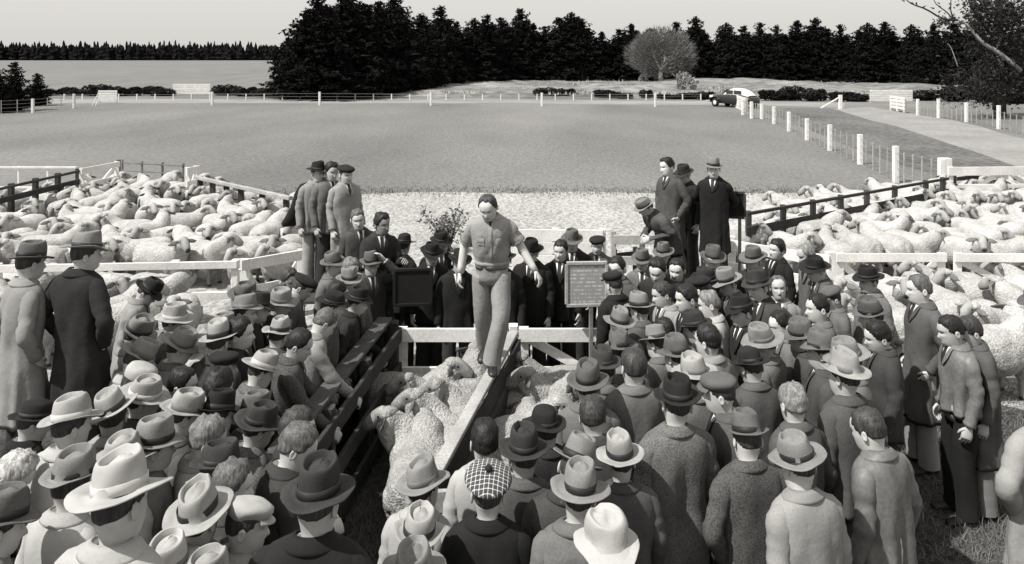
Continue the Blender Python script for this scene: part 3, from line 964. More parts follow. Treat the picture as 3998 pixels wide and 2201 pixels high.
# ------------------------------------------------------------------ sheep
def sheep_variant(seed, turn=0.0, nod=0.0, fine=1.0, proud=0.0):
    """woolly sheep facing -Y: skin (face, ears, legs) and fleece; turn swings the neck, nod lowers the head"""
    g = np.random.RandomState(seed)
    skin, fl = MB(), MB()
    n, c = int(26 * fine), int(30 * fine)
    ys = np.array([.56, .545, .50, .40, .22, 0, -.2, -.36, -.46, -.52, -.54])
    ws = np.array([.03, .12, .205, .255, .285, .295, .28, .245, .19, .11, .03])
    zt = np.array([.60, .69, .775, .82, .835, .825, .825, .83, .80, .72, .62])
    zb = np.array([.54, .44, .36, .31, .28, .265, .27, .30, .36, .45, .56])
    t = np.linspace(0, 1, n)
    tt = np.linspace(0, 1, len(ys))
    I = lambda v: np.interp(t, tt, v)
    a = np.arange(c) / c * 2 * PI
    cx, sz = np.cos(a), np.sin(a)
    Y, Wd, ZT, ZB = I(ys), I(ws), I(zt), I(zb)
    P = np.stack([Wd[:, None] * np.sign(cx) * np.abs(cx) ** .82, np.broadcast_to(Y[:, None], (n, c)), ((ZT + ZB) / 2)[:, None] + ((ZT - ZB) / 2)[:, None] * np.sign(sz) * np.abs(sz) ** .82], -1)
    def woolly(P, amp=1.0):
        cen = P.mean(axis=(0, 1))
        d = P - cen
        d /= np.linalg.norm(d, axis=-1, keepdims=True) + 1e-6
        return P + d * (.012 * vnoise(P * 6, seed) + .009 * vnoise(P * 19, seed + 1) + .007 * vnoise(P * 48, seed + 2))[..., None] * amp
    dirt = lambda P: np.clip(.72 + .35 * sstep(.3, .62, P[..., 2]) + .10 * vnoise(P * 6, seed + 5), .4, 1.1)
    W_ = woolly(P)
    core = np.stack([P[..., 0] * .72, P[..., 1] * .9, (P[..., 2] - .56) * .7 + .56], -1)
    skin.grid(core, True, True, True)
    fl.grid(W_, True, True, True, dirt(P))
    # neck and head carried on it
    piv = np.array((0, -.36, .66))
    HS = np.array((0, -.03, -.115)) * (1 - proud)
    TN = rotz(turn)
    def neck(Q):
        Q = np.asarray(Q, float) - piv
        w = sstep(0, .25, -Q[..., 1])[..., None]
        T = Q @ (TN @ rotx(nod)).T
        return piv + Q * (1 - w) + T * w
    path = smooth_path([(0, -.28, .60), (0, -.42, .69 + .02 * proud), (0, -.56, .77 + .08 * proud), (0, -.66 + .03 * proud, .835 + .125 * proud)], int(9 * fine))
    N_ = tube(path, [.235, .20, .165, .115], int(20 * fine), ref=(1, 0, 0))
    skin.grid(neck(path[:, None] + (N_ - path[:, None]) * .7), True, True, True)
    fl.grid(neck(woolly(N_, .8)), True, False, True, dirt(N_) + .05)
    e = np.arange(14) / 14 * 2 * PI
    rows, tn = [], []
    hp = smooth_path([(0, -.57, .965), (0, -.63, .985), (0, -.72, .945), (0, -.80, .89), (0, -.85, .855), (0, -.875, .835)], 14)
    hw = np.interp(np.linspace(0, 1, 14), [0, .2, .5, .8, .95, 1], [.06, .084, .074, .056, .048, .02])
    hh = np.interp(np.linspace(0, 1, 14), [0, .2, .5, .8, .95, 1], [.07, .10, .088, .062, .050, .02])
    for k in range(14):
        up = unit(np.array((0, -.45, 1)))
        rows.append(hp[k] + np.cos(e)[:, None] * np.array((1, 0, 0)) * hw[k] + np.sin(e)[:, None] * up * hh[k])
        tn.append(np.full(14, (1.0 - .35 * max(0, k - 5) / 7) if k < 12 else (.4 if k == 12 else .1)))
    Hh = np.array(rows)
    tn = np.array(tn)
    for sx in (-1, 1):
        ex = np.array((sx * .07, -.70, .975))
        d2 = np.sum((Hh - ex) ** 2, -1)
        tn -= .75 * np.exp(-d2 / .0016)
    skin.grid(neck(Hh + HS), True, True, True, np.clip(tn, .04, 1.1))
    tk = np.array([[(.105 * math.sin(u) * math.cos(q), -.61 + .09 * math.sin(u) * math.sin(q), 1.005 + .06 * math.cos(u)) for q in np.arange(12) / 12 * 2 * PI] for u in np.linspace(.1, 2.6, 7)])
    fl.grid(neck(woolly(tk, .6) + HS), True, True, True, 1.0)
    for sx in (-1, 1):
        eye = np.array([[(sx * .072 + .013 * math.sin(u) * math.cos(q), -.695 + .015 * math.sin(u) * math.sin(q), .985 + .013 * math.cos(u)) for q in np.arange(8) / 8 * 2 * PI] for u in np.linspace(.1, 3.0, 5)])
        skin.grid(neck(eye + HS), True, True, True, .03)
        er = []
        for q, wd in ((0, .022), (.05, .044), (.11, .042), (.165, .008)):
            ctr = np.array((sx * (.075 + q * 1.15), -.625 + q * .10, .975 - q * .22))
            er.append(ctr + np.cos(np.arange(8) / 8 * 2 * PI)[:, None] * np.array((0, .6, .8)) * wd + np.sin(np.arange(8) / 8 * 2 * PI)[:, None] * np.array((0, -.8, .6)) * .008)
        skin.grid(neck(np.array(er) + HS), True, True, True, .42)
    for sx in (-1, 1):
        st = g.uniform(-.05, .05)
        for pts, rad in (([(sx * .14, -.30, .44), (sx * .14, -.33 + st * .5, .26), (sx * .135, -.32 + st, .10), (sx * .135, -.335 + st, .012)], [.075, .044, .033, .042]),
                         ([(sx * .15, .34, .52), (sx * .155, .27, .40), (sx * .145, .43 - st, .25), (sx * .14, .40 - st, .10), (sx * .14, .385 - st, .012)], [.13, .085, .042, .033, .042])):
            T = tube(smooth_path(pts, 10), rad, 9)
            skin.grid(T, True, True, True, np.where(T[..., 2] < .05, .12, np.where(T[..., 2] < .3, .9, 1.0)))
        th = tube(smooth_path([(sx * .15, .36, .56), (sx * .17, .30, .42), (sx * .155, .38, .31)], 7), [.15, .135, .07], 12)
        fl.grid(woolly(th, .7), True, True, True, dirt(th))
        th = tube(smooth_path([(sx * .145, -.30, .52), (sx * .15, -.32, .36), (sx * .14, -.33, .27)], 6), [.12, .09, .05], 12)
        fl.grid(woolly(th, .7), True, True, True, dirt(th))
    tl = tube(smooth_path([(0, .53, .70), (0, .60, .60), (0, .60, .46)], 6), [.05, .055, .03], 9)
    fl.grid(woolly(tl, .6), True, True, True, dirt(tl) * .8)
    return skin.mesh('body'), fl.mesh('fleece')
SHEEP = {}
for i, (tn_, nd_) in enumerate(((0, 0), (.45, 0), (-.45, 0), (.15, .35), (-.2, .1), (.75, .05), (-.75, .05))):
    SHEEP[i] = sheep_variant(100 + i, tn_, nd_, 1.15, .62)
FINE = {i: sheep_variant(200 + i, tn_, nd_, 2.2, 1.1) for i, (tn_, nd_) in enumerate(((0, 0), (.75, 0), (-.75, 0), (.2, .6), (1.25, -.05), (-1.25, -.05)))}
SHEEP_AT = []
def sheep(x, y, rz, label, var=0, k=1.0, lib=SHEEP, fleece='fleece', group=None):
    r = thing('sheep', label, 'sheep', (x, y, 0), rz, group)
    r.scale = (k, k, k)
    b, f = lib[var]
    put('body', b, r, 'sheep_skin' if fleece == 'fleece' else 'sheep_face')
    put('fleece', f, r, fleece)
    for q in (-.55, -.3, 0, .3):
        SHEEP_AT.append((x - math.sin(rz) * q, y + math.cos(rz) * q))
    return r
def flock(seed, n, area, head, label, group, fleece='fleece', gap=.33, tries=16000):
    """pack up to n sheep over the ground seen in a pixel box (x0, x1, far edge, near edge of the backs), close but not through one another"""
    g = np.random.RandomState(seed)
    x0, x1, far, near = area
    px = g.uniform(x0, x1, tries)
    def depth(py, z=.68):
        return (CAMH - z) * FPX / (py - YHOR)
    Y = g.uniform(depth(np.interp(px, *near)), depth(np.interp(px, *far)))
    X = (px - CX) / FPX * Y
    a = head[0] + 35 * vnoise(np.stack([X / 3.1, Y / 3.1, X * 0 + 1.7], -1), 5) + g.normal(size=tries) * head[1] + g.choice((0, 0, 0, 0, 0, 180, 180, 90, -90, 60), tries)
    RZ, SCL = np.radians(a), g.uniform(.82, .92, tries)
    q = np.array([-.66, -.36, -.05, .26])[None] * SCL[:, None]
    PT = np.stack([X[:, None] - np.sin(RZ)[:, None] * q, Y[:, None] + np.cos(RZ)[:, None] * q], -1)
    circ = np.full((4000, 2), 1e6)
    m = len(SHEEP_AT)
    if m:
        circ[:m] = SHEEP_AT
    k = 0
    for i in range(tries):
        if k >= n:
            break
        p4 = PT[i]
        dx = circ[:m, 0, None] - p4[None, :, 0]
        dy = circ[:m, 1, None] - p4[None, :, 1]
        if m and (dx * dx + dy * dy).min() < gap * gap:
            continue
        circ[m:m + 4] = p4
        m += 4
        SHEEP_AT.extend([tuple(t) for t in p4])
        r = thing('sheep', label, 'sheep', (X[i], Y[i], 0), RZ[i], group)
        r.scale = (SCL[i],) * 3
        b, f = SHEEP[g.randint(len(SHEEP))]
        put('body', b, r, 'sheep_skin')
        put('fleece', f, r, fleece)
        k += 1
    return k
# sheep the picture shows one by one, in the two middle pens: (x, y of the back, facing, variant, size, label)
TURN = (0, .75, -.75, .2, 1.25, -1.25)
# (pixel of the head, or of the back when the rump is towards us; facing; neck; label)
PEN = [(1489, 1600, -142, 1, 1, 'sheep in the left pen turning its head to the dark rails, nearest the fence'),
       (1640, 1760, 178, 3, 0, 'sheep in the left pen nearest the camera, rump towards us'),
       (1760, 1612, 176, 3, 0, 'sheep in the left pen with broad dirty rump beside the plank'),
       (1598, 1530, -138, 1, 1, 'sheep in the left pen looking left, middle of the pen'),
       (1788, 1408, 84, 0, 1, 'sheep standing crosswise in the left pen just before the white gate'),
       (1566, 1470, -118, 1, 1, 'sheep looking left out of the back corner of the left pen'),
       (1815, 1500, 170, 0, 0, 'sheep under the boots of the walking man in the left pen'),
       (1672, 1500, -150, 4, 1, 'sheep with pricked dark ear in the back half of the left pen'),
       (2014, 1388, -80, 0, 1, 'sheep facing left at the back of the right pen'),
       (2036, 1445, -88, 0, 1, 'sheep facing the plank in the right pen, second from the gate'),
       (2060, 1545, -168, 3, 0, 'sheep with its rounded back to us, middle of the right pen'),
       (2205, 1560, 112, 2, 1, 'sheep with woolly brow looking right in the right pen'),
       (2260, 1470, 70, 0, 1, 'sheep deep in the right pen behind the grey round hat'),
       (2030, 1690, 165, 3, 0, 'sheep in the near corner of the right pen behind the dark hat')]
for i, (x, y, yaw, var, by_head, lab) in enumerate(PEN):
    k = .82 + .04 * math.sin(i * 2.3)
    if by_head:
        loc = (rotz(TURN[var]) @ np.array((0, -.32, .36)) + np.array((0, -.36, .68))) * k
        w = rotz(R(yaw)) @ loc
        p = at(x, y, w[2]) - w
    else:
        p = at(x, y, .80 * k)
    sheep(p[0], p[1], R(yaw), lab, var, k, FINE, 'fleece_pen', 'sheep penned in the middle')
# single sheep that stand out on the right and left
p = at(3850, 1275, .82)
sheep(p[0], p[1], R(98), 'white sheep side-on with white leg showing, right of the leather jacket', 1, .98, FINE, 'fleece')
p = at(690, 1150, .8)
sheep(p[0], p[1] + .1, R(15), 'lone white sheep facing us right of the man in the black hat on the left', 0, .85, FINE, 'fleece')
p = at(3330, 1060, .85)
sheep(p[0], p[1], R(-35), 'sheep poking its head over the white gate by the black fedora', 4, .9)
E = lambda *a: (a[0::2], a[1::2])
n1 = flock(21, 125, (-60, 1150, E(0, 765, 300, 712, 500, 700, 700, 715, 850, 735, 1150, 800), E(0, 975)), (-12, 20), 'white sheep packed in the big flock on the left', 'sheep of the left flock')
n2 = flock(22, 14, (-40, 640, E(0, 1065), E(0, 1215)), (70, 25), 'white sheep in the left yard between the white rail and the two standing men', 'sheep in the left yard', tries=4000)
n3 = flock(23, 125, (2850, 4060, E(2830, 880, 3000, 810, 3300, 745, 3690, 690, 4060, 690), E(2850, 905, 3240, 950, 4060, 950)), (12, 20), 'white sheep packed in the big flock on the right', 'sheep of the right flock')
n4 = flock(24, 34, (3300, 4080, E(0, 1075), E(0, 1250)), (-80, 30), 'white sheep crowded before the white gates on the right', 'sheep of the near right yard', tries=6000, gap=.31)
print('sheep', n1, n2, n3, n4)
# ------------------------------------------------------------------ people
HC = 36                                          # columns round a head
_u = np.arange(HC) / HC * 2 * PI
HA = _u - 0.42 * np.sin(_u)                      # angle from the face, denser at the front
HA = np.where(HA < 0, HA + 2 * PI, HA)
HZ = np.array([-.105, -.075, -.045, -.02, -.006, .006, .018, .03, .039, .046, .053, .062, .071, .079, .088, .098, .108, .115, .122, .13, .138, .148, .16, .172, .184, .195, .205, .2135, .22, .2245])
def head_grid(seed):
    g = np.random.RandomState(seed)
    zs = [-.105, -.05, -.02, -.006, .006, .02, .045, .07, .09, .115, .135, .16, .185, .205, .22, .2245]
    fr = [.050, .044, .050, .070, .088, .097, .100, .100, .099, .094, .101, .099, .087, .063, .030, .012]
    bk = [.066, .062, .060, .060, .060, .063, .074, .088, .096, .101, .102, .100, .092, .075, .045, .018]
    wd = [.064, .055, .054, .055, .057, .060, .066, .071, .074, .0765, .077, .077, .072, .058, .034, .014]
    f, b, w = (np.interp(HZ, zs, a)[:, None] for a in (fr, bk, wd))
    w = w * (1 + g.uniform(-.05, .05))
    a = HA[None, :]
    s, c = np.sin(a), np.cos(a)
    x = w * np.sign(s) * np.abs(s) ** .92
    y = np.where(c > 0, -f * np.abs(c) ** .85, b * np.abs(c) ** .95)
    z = np.broadcast_to(HZ[:, None], x.shape).copy()
    P = np.stack([x, y, z], -1)
    front = (c > 0)
    ga = lambda cx, sx, cz, sz: np.exp(-((P[..., 0] - cx) / sx) ** 2 - ((P[..., 2] - cz) / sz) ** 2) * front
    nl = g.uniform(.9, 1.2)
    nose = np.exp(-(x / .011) ** 2) * np.interp(z, [.058, .066, .075, .09, .112, .128], [0, .9, 1, .72, .3, 0]) * front
    P[..., 1] -= .024 * nl * nose
    for sx in (-1, 1):
        P[..., 1] += .011 * ga(sx * .032, .015, .116, .012)
        P[..., 1] -= .006 * ga(sx * .034, .018, .092, .014)
        P[..., 1] -= .006 * ga(sx * .03, .024, .138, .008)
    P[..., 1] += .004 * ga(0, .026, .046, .005) - .003 * ga(0, .02, .053, .005) - .004 * ga(0, .02, .037, .006) - .006 * ga(0, .018, .013, .010)
    tone = np.ones_like(x)
    for sx in (-1, 1):
        tone -= .75 * ga(sx * .031, .010, .115, .0065)
        tone -= .45 * ga(sx * .034, .015, .1335, .005)
    tone -= .6 * ga(0, .024, .046, .0055)
    tone -= .22 * ga(0, .06, .02, .03)
    tone -= .45 * ga(0, .012, .0665, .004)
    return P, np.clip(tone, .12, 1.1)
BODY = [(.84, .150, .105), (.95, .155, .105), (1.05, .140, .095), (1.2, .155, .100), (1.34, .170, .100), (1.375, .140, .080), (1.385, .085, .068)]

def elong(w, d, n, p=2.4):
    a = np.arange(n) / n * 2 * PI
    s, c = np.sin(a), np.cos(a)
    q = 2 / p
    return np.stack([w * np.sign(s) * np.abs(s) ** q, -d * np.sign(c) * np.abs(c) ** q], -1)

ARMS = {'down': ((.232, .03, 1.13), (.225, -.05, .875)), 'pocket': ((.29, .06, 1.14), (.185, -.03, .93)), 'front': ((.25, -.04, 1.13), (.09, -.27, 1.10)),
        'rail': ((.25, -.16, 1.16), (.19, -.40, 1.05)), 'behind': ((.285, .11, 1.14), (.05, .17, .96)), 'raise': ((.31, -.20, 1.47), (.13, -.15, 1.66)),
        'hips': ((.36, .08, 1.18), (.22, -.05, 1.0)), 'hold': ((.24, -.10, 1.13), (.20, -.36, 1.22)), 'swing': ((.285, .06, 1.14), (.315, .0, .885)),
        'swing_out': ((.305, .02, 1.17), (.43, -.10, .945)), 'reach': ((.24, -.16, 1.14), (.20, -.36, .94))}
LEGS = {'stand': (((.09, 0, .9), (.095, -.02, .5), (.10, .01, .09)),) * 2}

def hand(mb, wr, d, side, nrm, curl, tone=1.0):
    """palm, four unequal fingers and a thumb from the wrist wr along d; thumb towards side, fingers curl towards nrm"""
    d = unit(d)
    side = unit(side - d * np.dot(side, d))
    nrm = unit(nrm - d * np.dot(nrm, d) - side * np.dot(nrm, side))
    rows = []
    for t, w, h in ((-.01, .026, .021), (.02, .034, .018), (.055, .043, .016), (.085, .043, .013), (.094, .036, .008)):
        a = np.arange(10) / 10 * 2 * PI
        rows.append(wr + d * t + np.cos(a)[:, None] * side * w + np.sin(a)[:, None] * nrm * h)
    mb.grid(np.array(rows), True, True, True, tone)
    for k, (o, L) in enumerate(((.031, .070), (.0105, .080), (-.0105, .074), (-.031, .058))):
        p = wr + d * .083 + side * o
        ang, pts = curl * .35, [p]
        for seg in (.45, .32, .23):
            ang += curl
            p = p + (d * math.cos(ang) + nrm * math.sin(ang)) * L * seg
            pts.append(p)
        mb.grid(tube(np.array(pts), [.0098, .0092, .0085, .006], 6, ref=side), True, False, True, tone)
    p = wr + d * .022 + side * .030
    q = p + unit(d * .75 + side * .75 + nrm * .25) * .034
    r = q + unit(d * .95 + side * .25 + nrm * .45) * .032
    mb.grid(tube(np.array([wr + d * .012 + side * .012, p, q, r]), [.015, .0145, .011, .008], 7, ref=nrm), True, False, True, tone)

def fedora(g, brim=.058, crown=.122, dent=.036, pinch=.17, curl=.018, dip=.012, soft=.008, back=.006, round_top=False):
    n = 36
    a = np.arange(n) / n * 2 * PI
    s, c = np.sin(a), np.cos(a)
    w0, d0 = .083, .103
    zb = curl * np.abs(s) ** 2.5 - dip * np.maximum(c, 0) ** 2 + back * np.maximum(-c, 0) ** 2
    rows = []
    def ring(w, d, z):
        rows.append(np.stack([w * s, -d * c, np.broadcast_to(z, a.shape)], -1))
    ring(w0 - .006, d0 - .006, .006)
    ring(w0 + brim * .5, d0 + brim * .5, zb * .35 - .002)
    ring(w0 + brim, d0 + brim * 1.05, zb - .0025)
    ring(w0 + brim + .001, d0 + brim * 1.05 + .001, zb + .001)
    ring(w0 + brim - .002, d0 + brim * 1.05 - .002, zb + .0035)
    ring(w0 + brim * .5, d0 + brim * .5, zb * .35 + .003)
    ring(w0 + .006, d0 + .006, .002)
    ring(w0, d0, .010)
    ring(w0 - .001, d0 - .001, crown * .35)
    ring(w0 - .004, d0 - .005, crown * .62)
    ring(w0 - .009, d0 - .011, crown * .85)
    ring(w0 - .014, d0 - .017, crown * .95)
    ring(w0 - .021, d0 - .024, crown)
    if round_top:
        for q, dz in ((.62, .010), (.4, .017), (.15, .020)):
            ring((w0 - .02) * q, (d0 - .024) * q, crown + dz)
    else:
        ring(w0 - .027, d0 - .030, crown - .004)
        ring(w0 - .032, d0 - .035, crown - dent * .85)
        ring(w0 - .038, d0 - .042, crown - dent)
        ring(w0 - .048, d0 - .053, crown - dent * .72)
        ring(w0 - .062, d0 - .072, crown - dent * .50)
        ring(.004, .006, crown - dent * .42)
    P = np.array(rows)
    zf = sstep(crown * .35, crown, P[..., 2]) * (np.arange(len(rows))[:, None] > 7)
    am = np.minimum(a, 2 * PI - a)
    P[..., 0] *= 1 - pinch * np.exp(-((am - .62) / .34) ** 2)[None] * zf
    P[..., 1] *= 1 - .05 * np.exp(-(am / .4) ** 2)[None] * zf
    if not round_top:
        P[..., 2] += (.012 * c - .010 * np.exp(-(am / .3) ** 2))[None] * zf
    sd = g.randint(1, 9999)
    P += soft * np.stack([vnoise(P * 13 + 5, sd), vnoise(P * 13 + 9, sd + 1), 1.5 * vnoise(P * 10 + 2, sd + 2)], -1) * (np.arange(len(rows))[:, None, None] > 0)
    bz = (.007, crown * .10, .012 + crown * .24)
    band = np.array([np.stack([(w0 + o) * s, -(d0 + o) * c, np.full(n, z)], -1) for o, z in ((.0005, .0075), (.0028, .009), (.0028, bz[2]), (-.002, bz[2] + .001))])
    return P, band
def beret(g, over=.03, h=.06, slump=0.0):
    n = 32
    a = np.arange(n) / n * 2 * PI
    s, c = np.sin(a), np.cos(a)
    rows = [np.stack([w * s, -d * c, np.full(n, z)], -1) for w, d, z in ((.078, .098, -.012), (.083, .103, -.002), (.083 + over * .7, .103 + over * .7, .012), (.083 + over, .103 + over, .028), (.083 + over * .8, .103 + over * .8, .045), (.075, .093, h), (.05, .06, h + .008), (.02, .025, h + .010), (.004, .005, h + .012))]
    P = np.array(rows)
    P += .005 * vnoise(P * 18, g.randint(9999))[..., None]
    return P
def flat_cap(g):
    P = beret(g, .012, .062)
    return P

def person(px, py, label, yaw=180, hy=0, hp=8, lean=0, arms='down', hat=None, felt='felt_mid', band='band_dark', coat='cloth_mid', length='jacket', hair='hair_dark', bald=0,
           trousers='trouser_dark', h=None, base=0.0, w=1.0, tilt=None, chest=None, sleeve='long', legs='stand', skin='skin', root=None, roll=0, brim=None, collar=True, shirt=True, hatk=None, wear=None, hairline=0.0):
    """a person whose head top is seen at pixel (px, py); yaw 0 faces the camera, 90 the right of the picture, 180 away"""
    seed = int(px * 7 + py * 13) % 99991
    g = np.random.RandomState(seed)
    if h is None:
        h = 1.74 + g.uniform(-.035, .045)
    k = h / 1.715
    w *= .91 + g.uniform(-.03, .03)
    if isinstance(arms, str):
        arms = (arms, arms)
    hy_, hp_, rl_ = R(hy + g.uniform(-14, 14)), R(hp + g.uniform(-5, 7)), R(roll + g.uniform(-6, 6))
    piv = np.array((0, .02, 1.47))
    HO = np.array((0, -.026, 1.488))
    HR = rotz(hy_) @ rotx(hp_) @ roty(rl_)
    lean_ = R(lean + g.uniform(-3, 5))
    def bend(P):
        P = np.array(P, float)
        wt_ = sstep(.82, 1.25, P[..., 2]) * lean_
        c, s = np.cos(wt_), np.sin(wt_)
        z, y = P[..., 2] - .92, P[..., 1]
        P[..., 1] = y * c - z * s
        P[..., 2] = .92 + y * s + z * c
        return P
    def headx(P, wgt=1.0):
        Q = np.asarray(P, float) + HO
        T = (Q - piv) @ HR.T + piv
        wgt = np.asarray(wgt, float)
        if wgt.ndim:
            wgt = wgt[..., None]
        return bend(Q * (1 - wgt) + T * wgt)
    if root is None:
        root = thing('person', label, 'person')
    else:
        tag(root, label, 'person')
    # body: one mesh, from the crown of the head down through neck, trunk, arms, hands and legs
    mb = MB()
    HP, tone = head_grid(seed)
    wg = sstep(-.105, -.004, HP[..., 2])
    head = headx(HP, wg)
    rows = [bend(np.concatenate([elong(ww * w, dd, HC, 2.2), np.full((HC, 1), z)], 1)) for z, ww, dd in BODY]
    full = np.concatenate([np.array(rows), head])
    mb.grid(full, True, True, True, np.concatenate([np.ones((len(rows), HC)), tone]))
    for sx in (-1, 1):
        e = np.arange(8) / 8 * 2 * PI
        rr = []
        for q, th in ((.35, .000), (1.0, .006), (1.0, .013), (.72, .016), (.3, .010)):
            pts = np.stack([np.full(8, sx * (.0745 + th)), .014 + q * .019 * np.cos(e) + th * .5, .097 + q * .032 * np.sin(e)], -1)
            rr.append(pts)
        mb.grid(headx(np.array(rr)), True, False, True, .92)
    arm_pts = []
    for i, sx in enumerate((-1, 1)):
        spec = ARMS[arms[i]] if isinstance(arms[i], str) else arms[i]
        E, Wr = np.array(spec[0], float), np.array(spec[1], float)
        S = np.array((.176 * w, .008, 1.362))
        E[0] *= w
        flip = np.array((sx, 1, 1))
        S, E, Wr = S * flip, E * flip, Wr * flip
        if isinstance(arms[i], str) and i == 0:
            E += g.uniform(-.015, .015, 3)
        arm_pts.append((S, E, Wr))
        path = smooth_path([S * (.75, 1, 1), S, (S + E) / 2, E, (E + Wr) / 2, Wr], 11)
        mb.grid(bend(tube(path, [.04, .05, .048, .043, .040, .031], 10)), True, False, True)
        wb, eb = bend(Wr), bend(E)
        d = unit(wb - eb)
        if arms[i] in ('front', 'rail', 'hold', 'reach'):
            sd, nm, cu = np.array((-sx * .6, -.2, .6)), np.array((-sx * .3, -.2, -1.0)), .55
        elif arms[i] == 'raise':
            sd, nm, cu = np.array((-sx * .3, 1., .3)), np.array((-sx * 1., 0, 0)), .3
        elif arms[i] == 'behind':
            sd, nm, cu = np.array((0, -.3, 1.)), np.array((0, 1., 0)), .45
        else:
            sd, nm, cu = np.array((-sx * .25, -1., 0)), np.array((-sx * 1., .25, 0)), .42
        hand(mb, wb + d * .008, d, sd, nm, cu)
    LG = LEGS[legs] if isinstance(legs, str) else legs
    leg_pts = []
    for i, sx in enumerate((-1, 1)):
        H, K, A = (np.array(p, float) * ((sx, 1, 1) if legs == 'stand' else (1, 1, 1)) for p in LG[i][:3])
        leg_pts.append((H, K, A))
        mb.grid(tube(smooth_path([H, K, A], 7), [.07, .05, .038], 8), True, False, True)
    body = part('body', mb, skin, root)
    # hair
    top_local = np.array((0, 0.0, .232))
    if hair:
        am = np.minimum(HA, 2 * PI - HA)
        fl = .188 + g.uniform(-.006, .006) + bald * .05 + hairline
        hl = np.interp(am, [0, .55, .85, 1.15, 1.45, 1.62, 1.9, 2.3, PI], [fl, fl + .004, fl - .010, .150, .100, .108, .088, .072, .064])
        z = HP[..., 2]
        cov = sstep(-.004, .014, z - hl[None] + .006 * vnoise(HP * 60, seed + 8))
        if bald:
            crownm = sstep(.165, .19, z) * sstep(.0, .05, .16 - np.abs(HP[..., 0]))
            cov = cov * (1 - np.clip(bald * 1.3, 0, 1) * sstep(.140 - .05 * (bald > .5), .200 - .05 * (bald > .5), z + .03 * vnoise(HP * 22, seed + 4)))
            
        th = (.004 if hat or bald > .4 else g.uniform(.009, .015))
        cen = np.array((0, .005, .11))
        rad = HP - cen
        rad /= np.linalg.norm(rad, axis=-1, keepdims=True)
        lump = 1 + .45 * vnoise(HP * 42, seed) + .3 * vnoise(HP * 90, seed + 3)
        up = (1 + (0 if hat else .9) * sstep(.185, .215, z)) * np.where(HP[..., 1] < -.05, .75, 1.0)
        off = (-.007 + (th * up * np.clip(lump, .3, 2) + .007) * cov)
        hp2 = HP + rad * off[..., None]
        keep = slice(5, None)
        hm = MB().grid(headx(hp2[keep]), True, False, True)
        part('hair', hm, hair, root)
        top_local = np.array((0, 0, .238))
    # hat
    if hat:
        tp = tilt if tilt is not None else (g.uniform(-7, 7), g.uniform(-7, 7))
        TR = rotz(R(g.uniform(-6, 6))) @ roty(R(tp[1])) @ rotx(R(tp[0]))
        seat = np.array((0, .002, .152 if hat not in ('beret', 'tam', 'cap', 'knit') else .165))
        def hx(P):
            return headx(P @ TR.T + seat)
        bnd = None
        if hat in ('fedora', 'wide', 'homburg', 'round', 'sun', 'narrow'):
            pr = dict(fedora={}, wide=dict(brim=.068, crown=.122, dent=.038, curl=.016), homburg=dict(brim=.056, crown=.122, dent=.042, pinch=.05, curl=.028), narrow=dict(brim=.045, crown=.12, dent=.035, pinch=.1),
                      round=dict(brim=.062, crown=.098, round_top=True, pinch=.05), sun=dict(brim=.052, crown=.126, dent=.012, pinch=.16, soft=.014, curl=-.016, dip=.026, back=-.02, big=1.12))[hat]
            pr = dict(pr)
            if hat in ('fedora', 'wide'):
                pr['dip'] = g.uniform(.004, .022)
                pr['curl'] = g.uniform(.008, .026)
                pr['dent'] = g.uniform(.028, .038)
                pr['pinch'] = g.uniform(.08, .28)
                pr['crown'] = pr.get('crown', .122) + g.uniform(-.005, .010)
                pr['brim'] = pr.get('brim', .058) + g.uniform(-.006, .006)
            if brim:
                pr['brim'] = brim
            if hatk:
                pr.update(hatk)
            big = pr.pop('big', 1.0)
            P, bnd = fedora(g, **pr)
            P[..., :2] *= big
            tl = np.array((0, 0, pr.get('crown', .122)))
        elif hat == 'beret':
            P = beret(g)
            tl = np.array((0, 0, .07))
        elif hat == 'cap':
            P = beret(g, .016, .058)
            tl = np.array((0, 0, .068))
        elif hat == 'knit':
            P = beret(g, .004, .072)
            tl = np.array((0, 0, .082))
        elif hat == 'tam':
            P = beret(g, .045, .062)
            tl = np.array((0, 0, .082))
        hm = MB().grid(hx(P), True, False, True)
        ho = part('hat' if hat not in ('beret', 'cap', 'knit', 'tam') else {'beret': 'beret', 'cap': 'flat_cap', 'knit': 'cap', 'tam': 'tam_hat'}[hat], hm, felt, root)
        if bnd is not None and band:
            part('hat_band', MB().grid(hx(bnd)), band, ho)
        if hat == 'cap':
            e = np.linspace(-1.05, 1.05, 12)
            pk = np.array([np.stack([r1 * np.sin(e) * .95, -r1 * np.cos(e) * 1.2 + .004, np.full(12, zz) - .008 * np.cos(e)], -1) for r1, zz in ((.080, .006), (.100, .004), (.122, -.006), (.121, -.010), (.095, -.004), (.080, -.001))])
            part('peak', MB().grid(hx(pk), False), felt, ho)
        if hat == 'tam':
            ball = np.array([[(.021 * math.sin(t) * math.cos(q), .021 * math.sin(t) * math.sin(q), .02 * math.cos(t) + .088) for q in np.arange(10) * .628] for t in np.linspace(.15, 2.9, 7)])
            part('pompom', MB().grid(hx(ball + .003 * vnoise(ball * 160)[..., None]), True, True, True), 'felt_black', ho)
        top_local = TR @ tl + seat
    # coat with sleeves
    zhem = {'jacket': .77, 'coat': .46, 'short': .90, 'suit': .95}[length]
    CW = [(.44, .232, .165), (.6, .222, .152), (.78, .212, .142), (.9, .203, .132), (1.02, .196, .124), (1.15, .206, .127), (1.27, .215, .130), (1.345, .212, .124), (1.385, .206, .114), (1.412, .196, .104), (1.432, .174, .094), (1.449, .140, .087), (1.464, .104, .080), (1.478, .078, .072), (1.486, .068, .066)]
    zz = np.unique(np.concatenate([[zhem], [c[0] for c in CW if c[0] > 1.3], np.arange(zhem + .035, 1.31, .04)]))
    n = 48
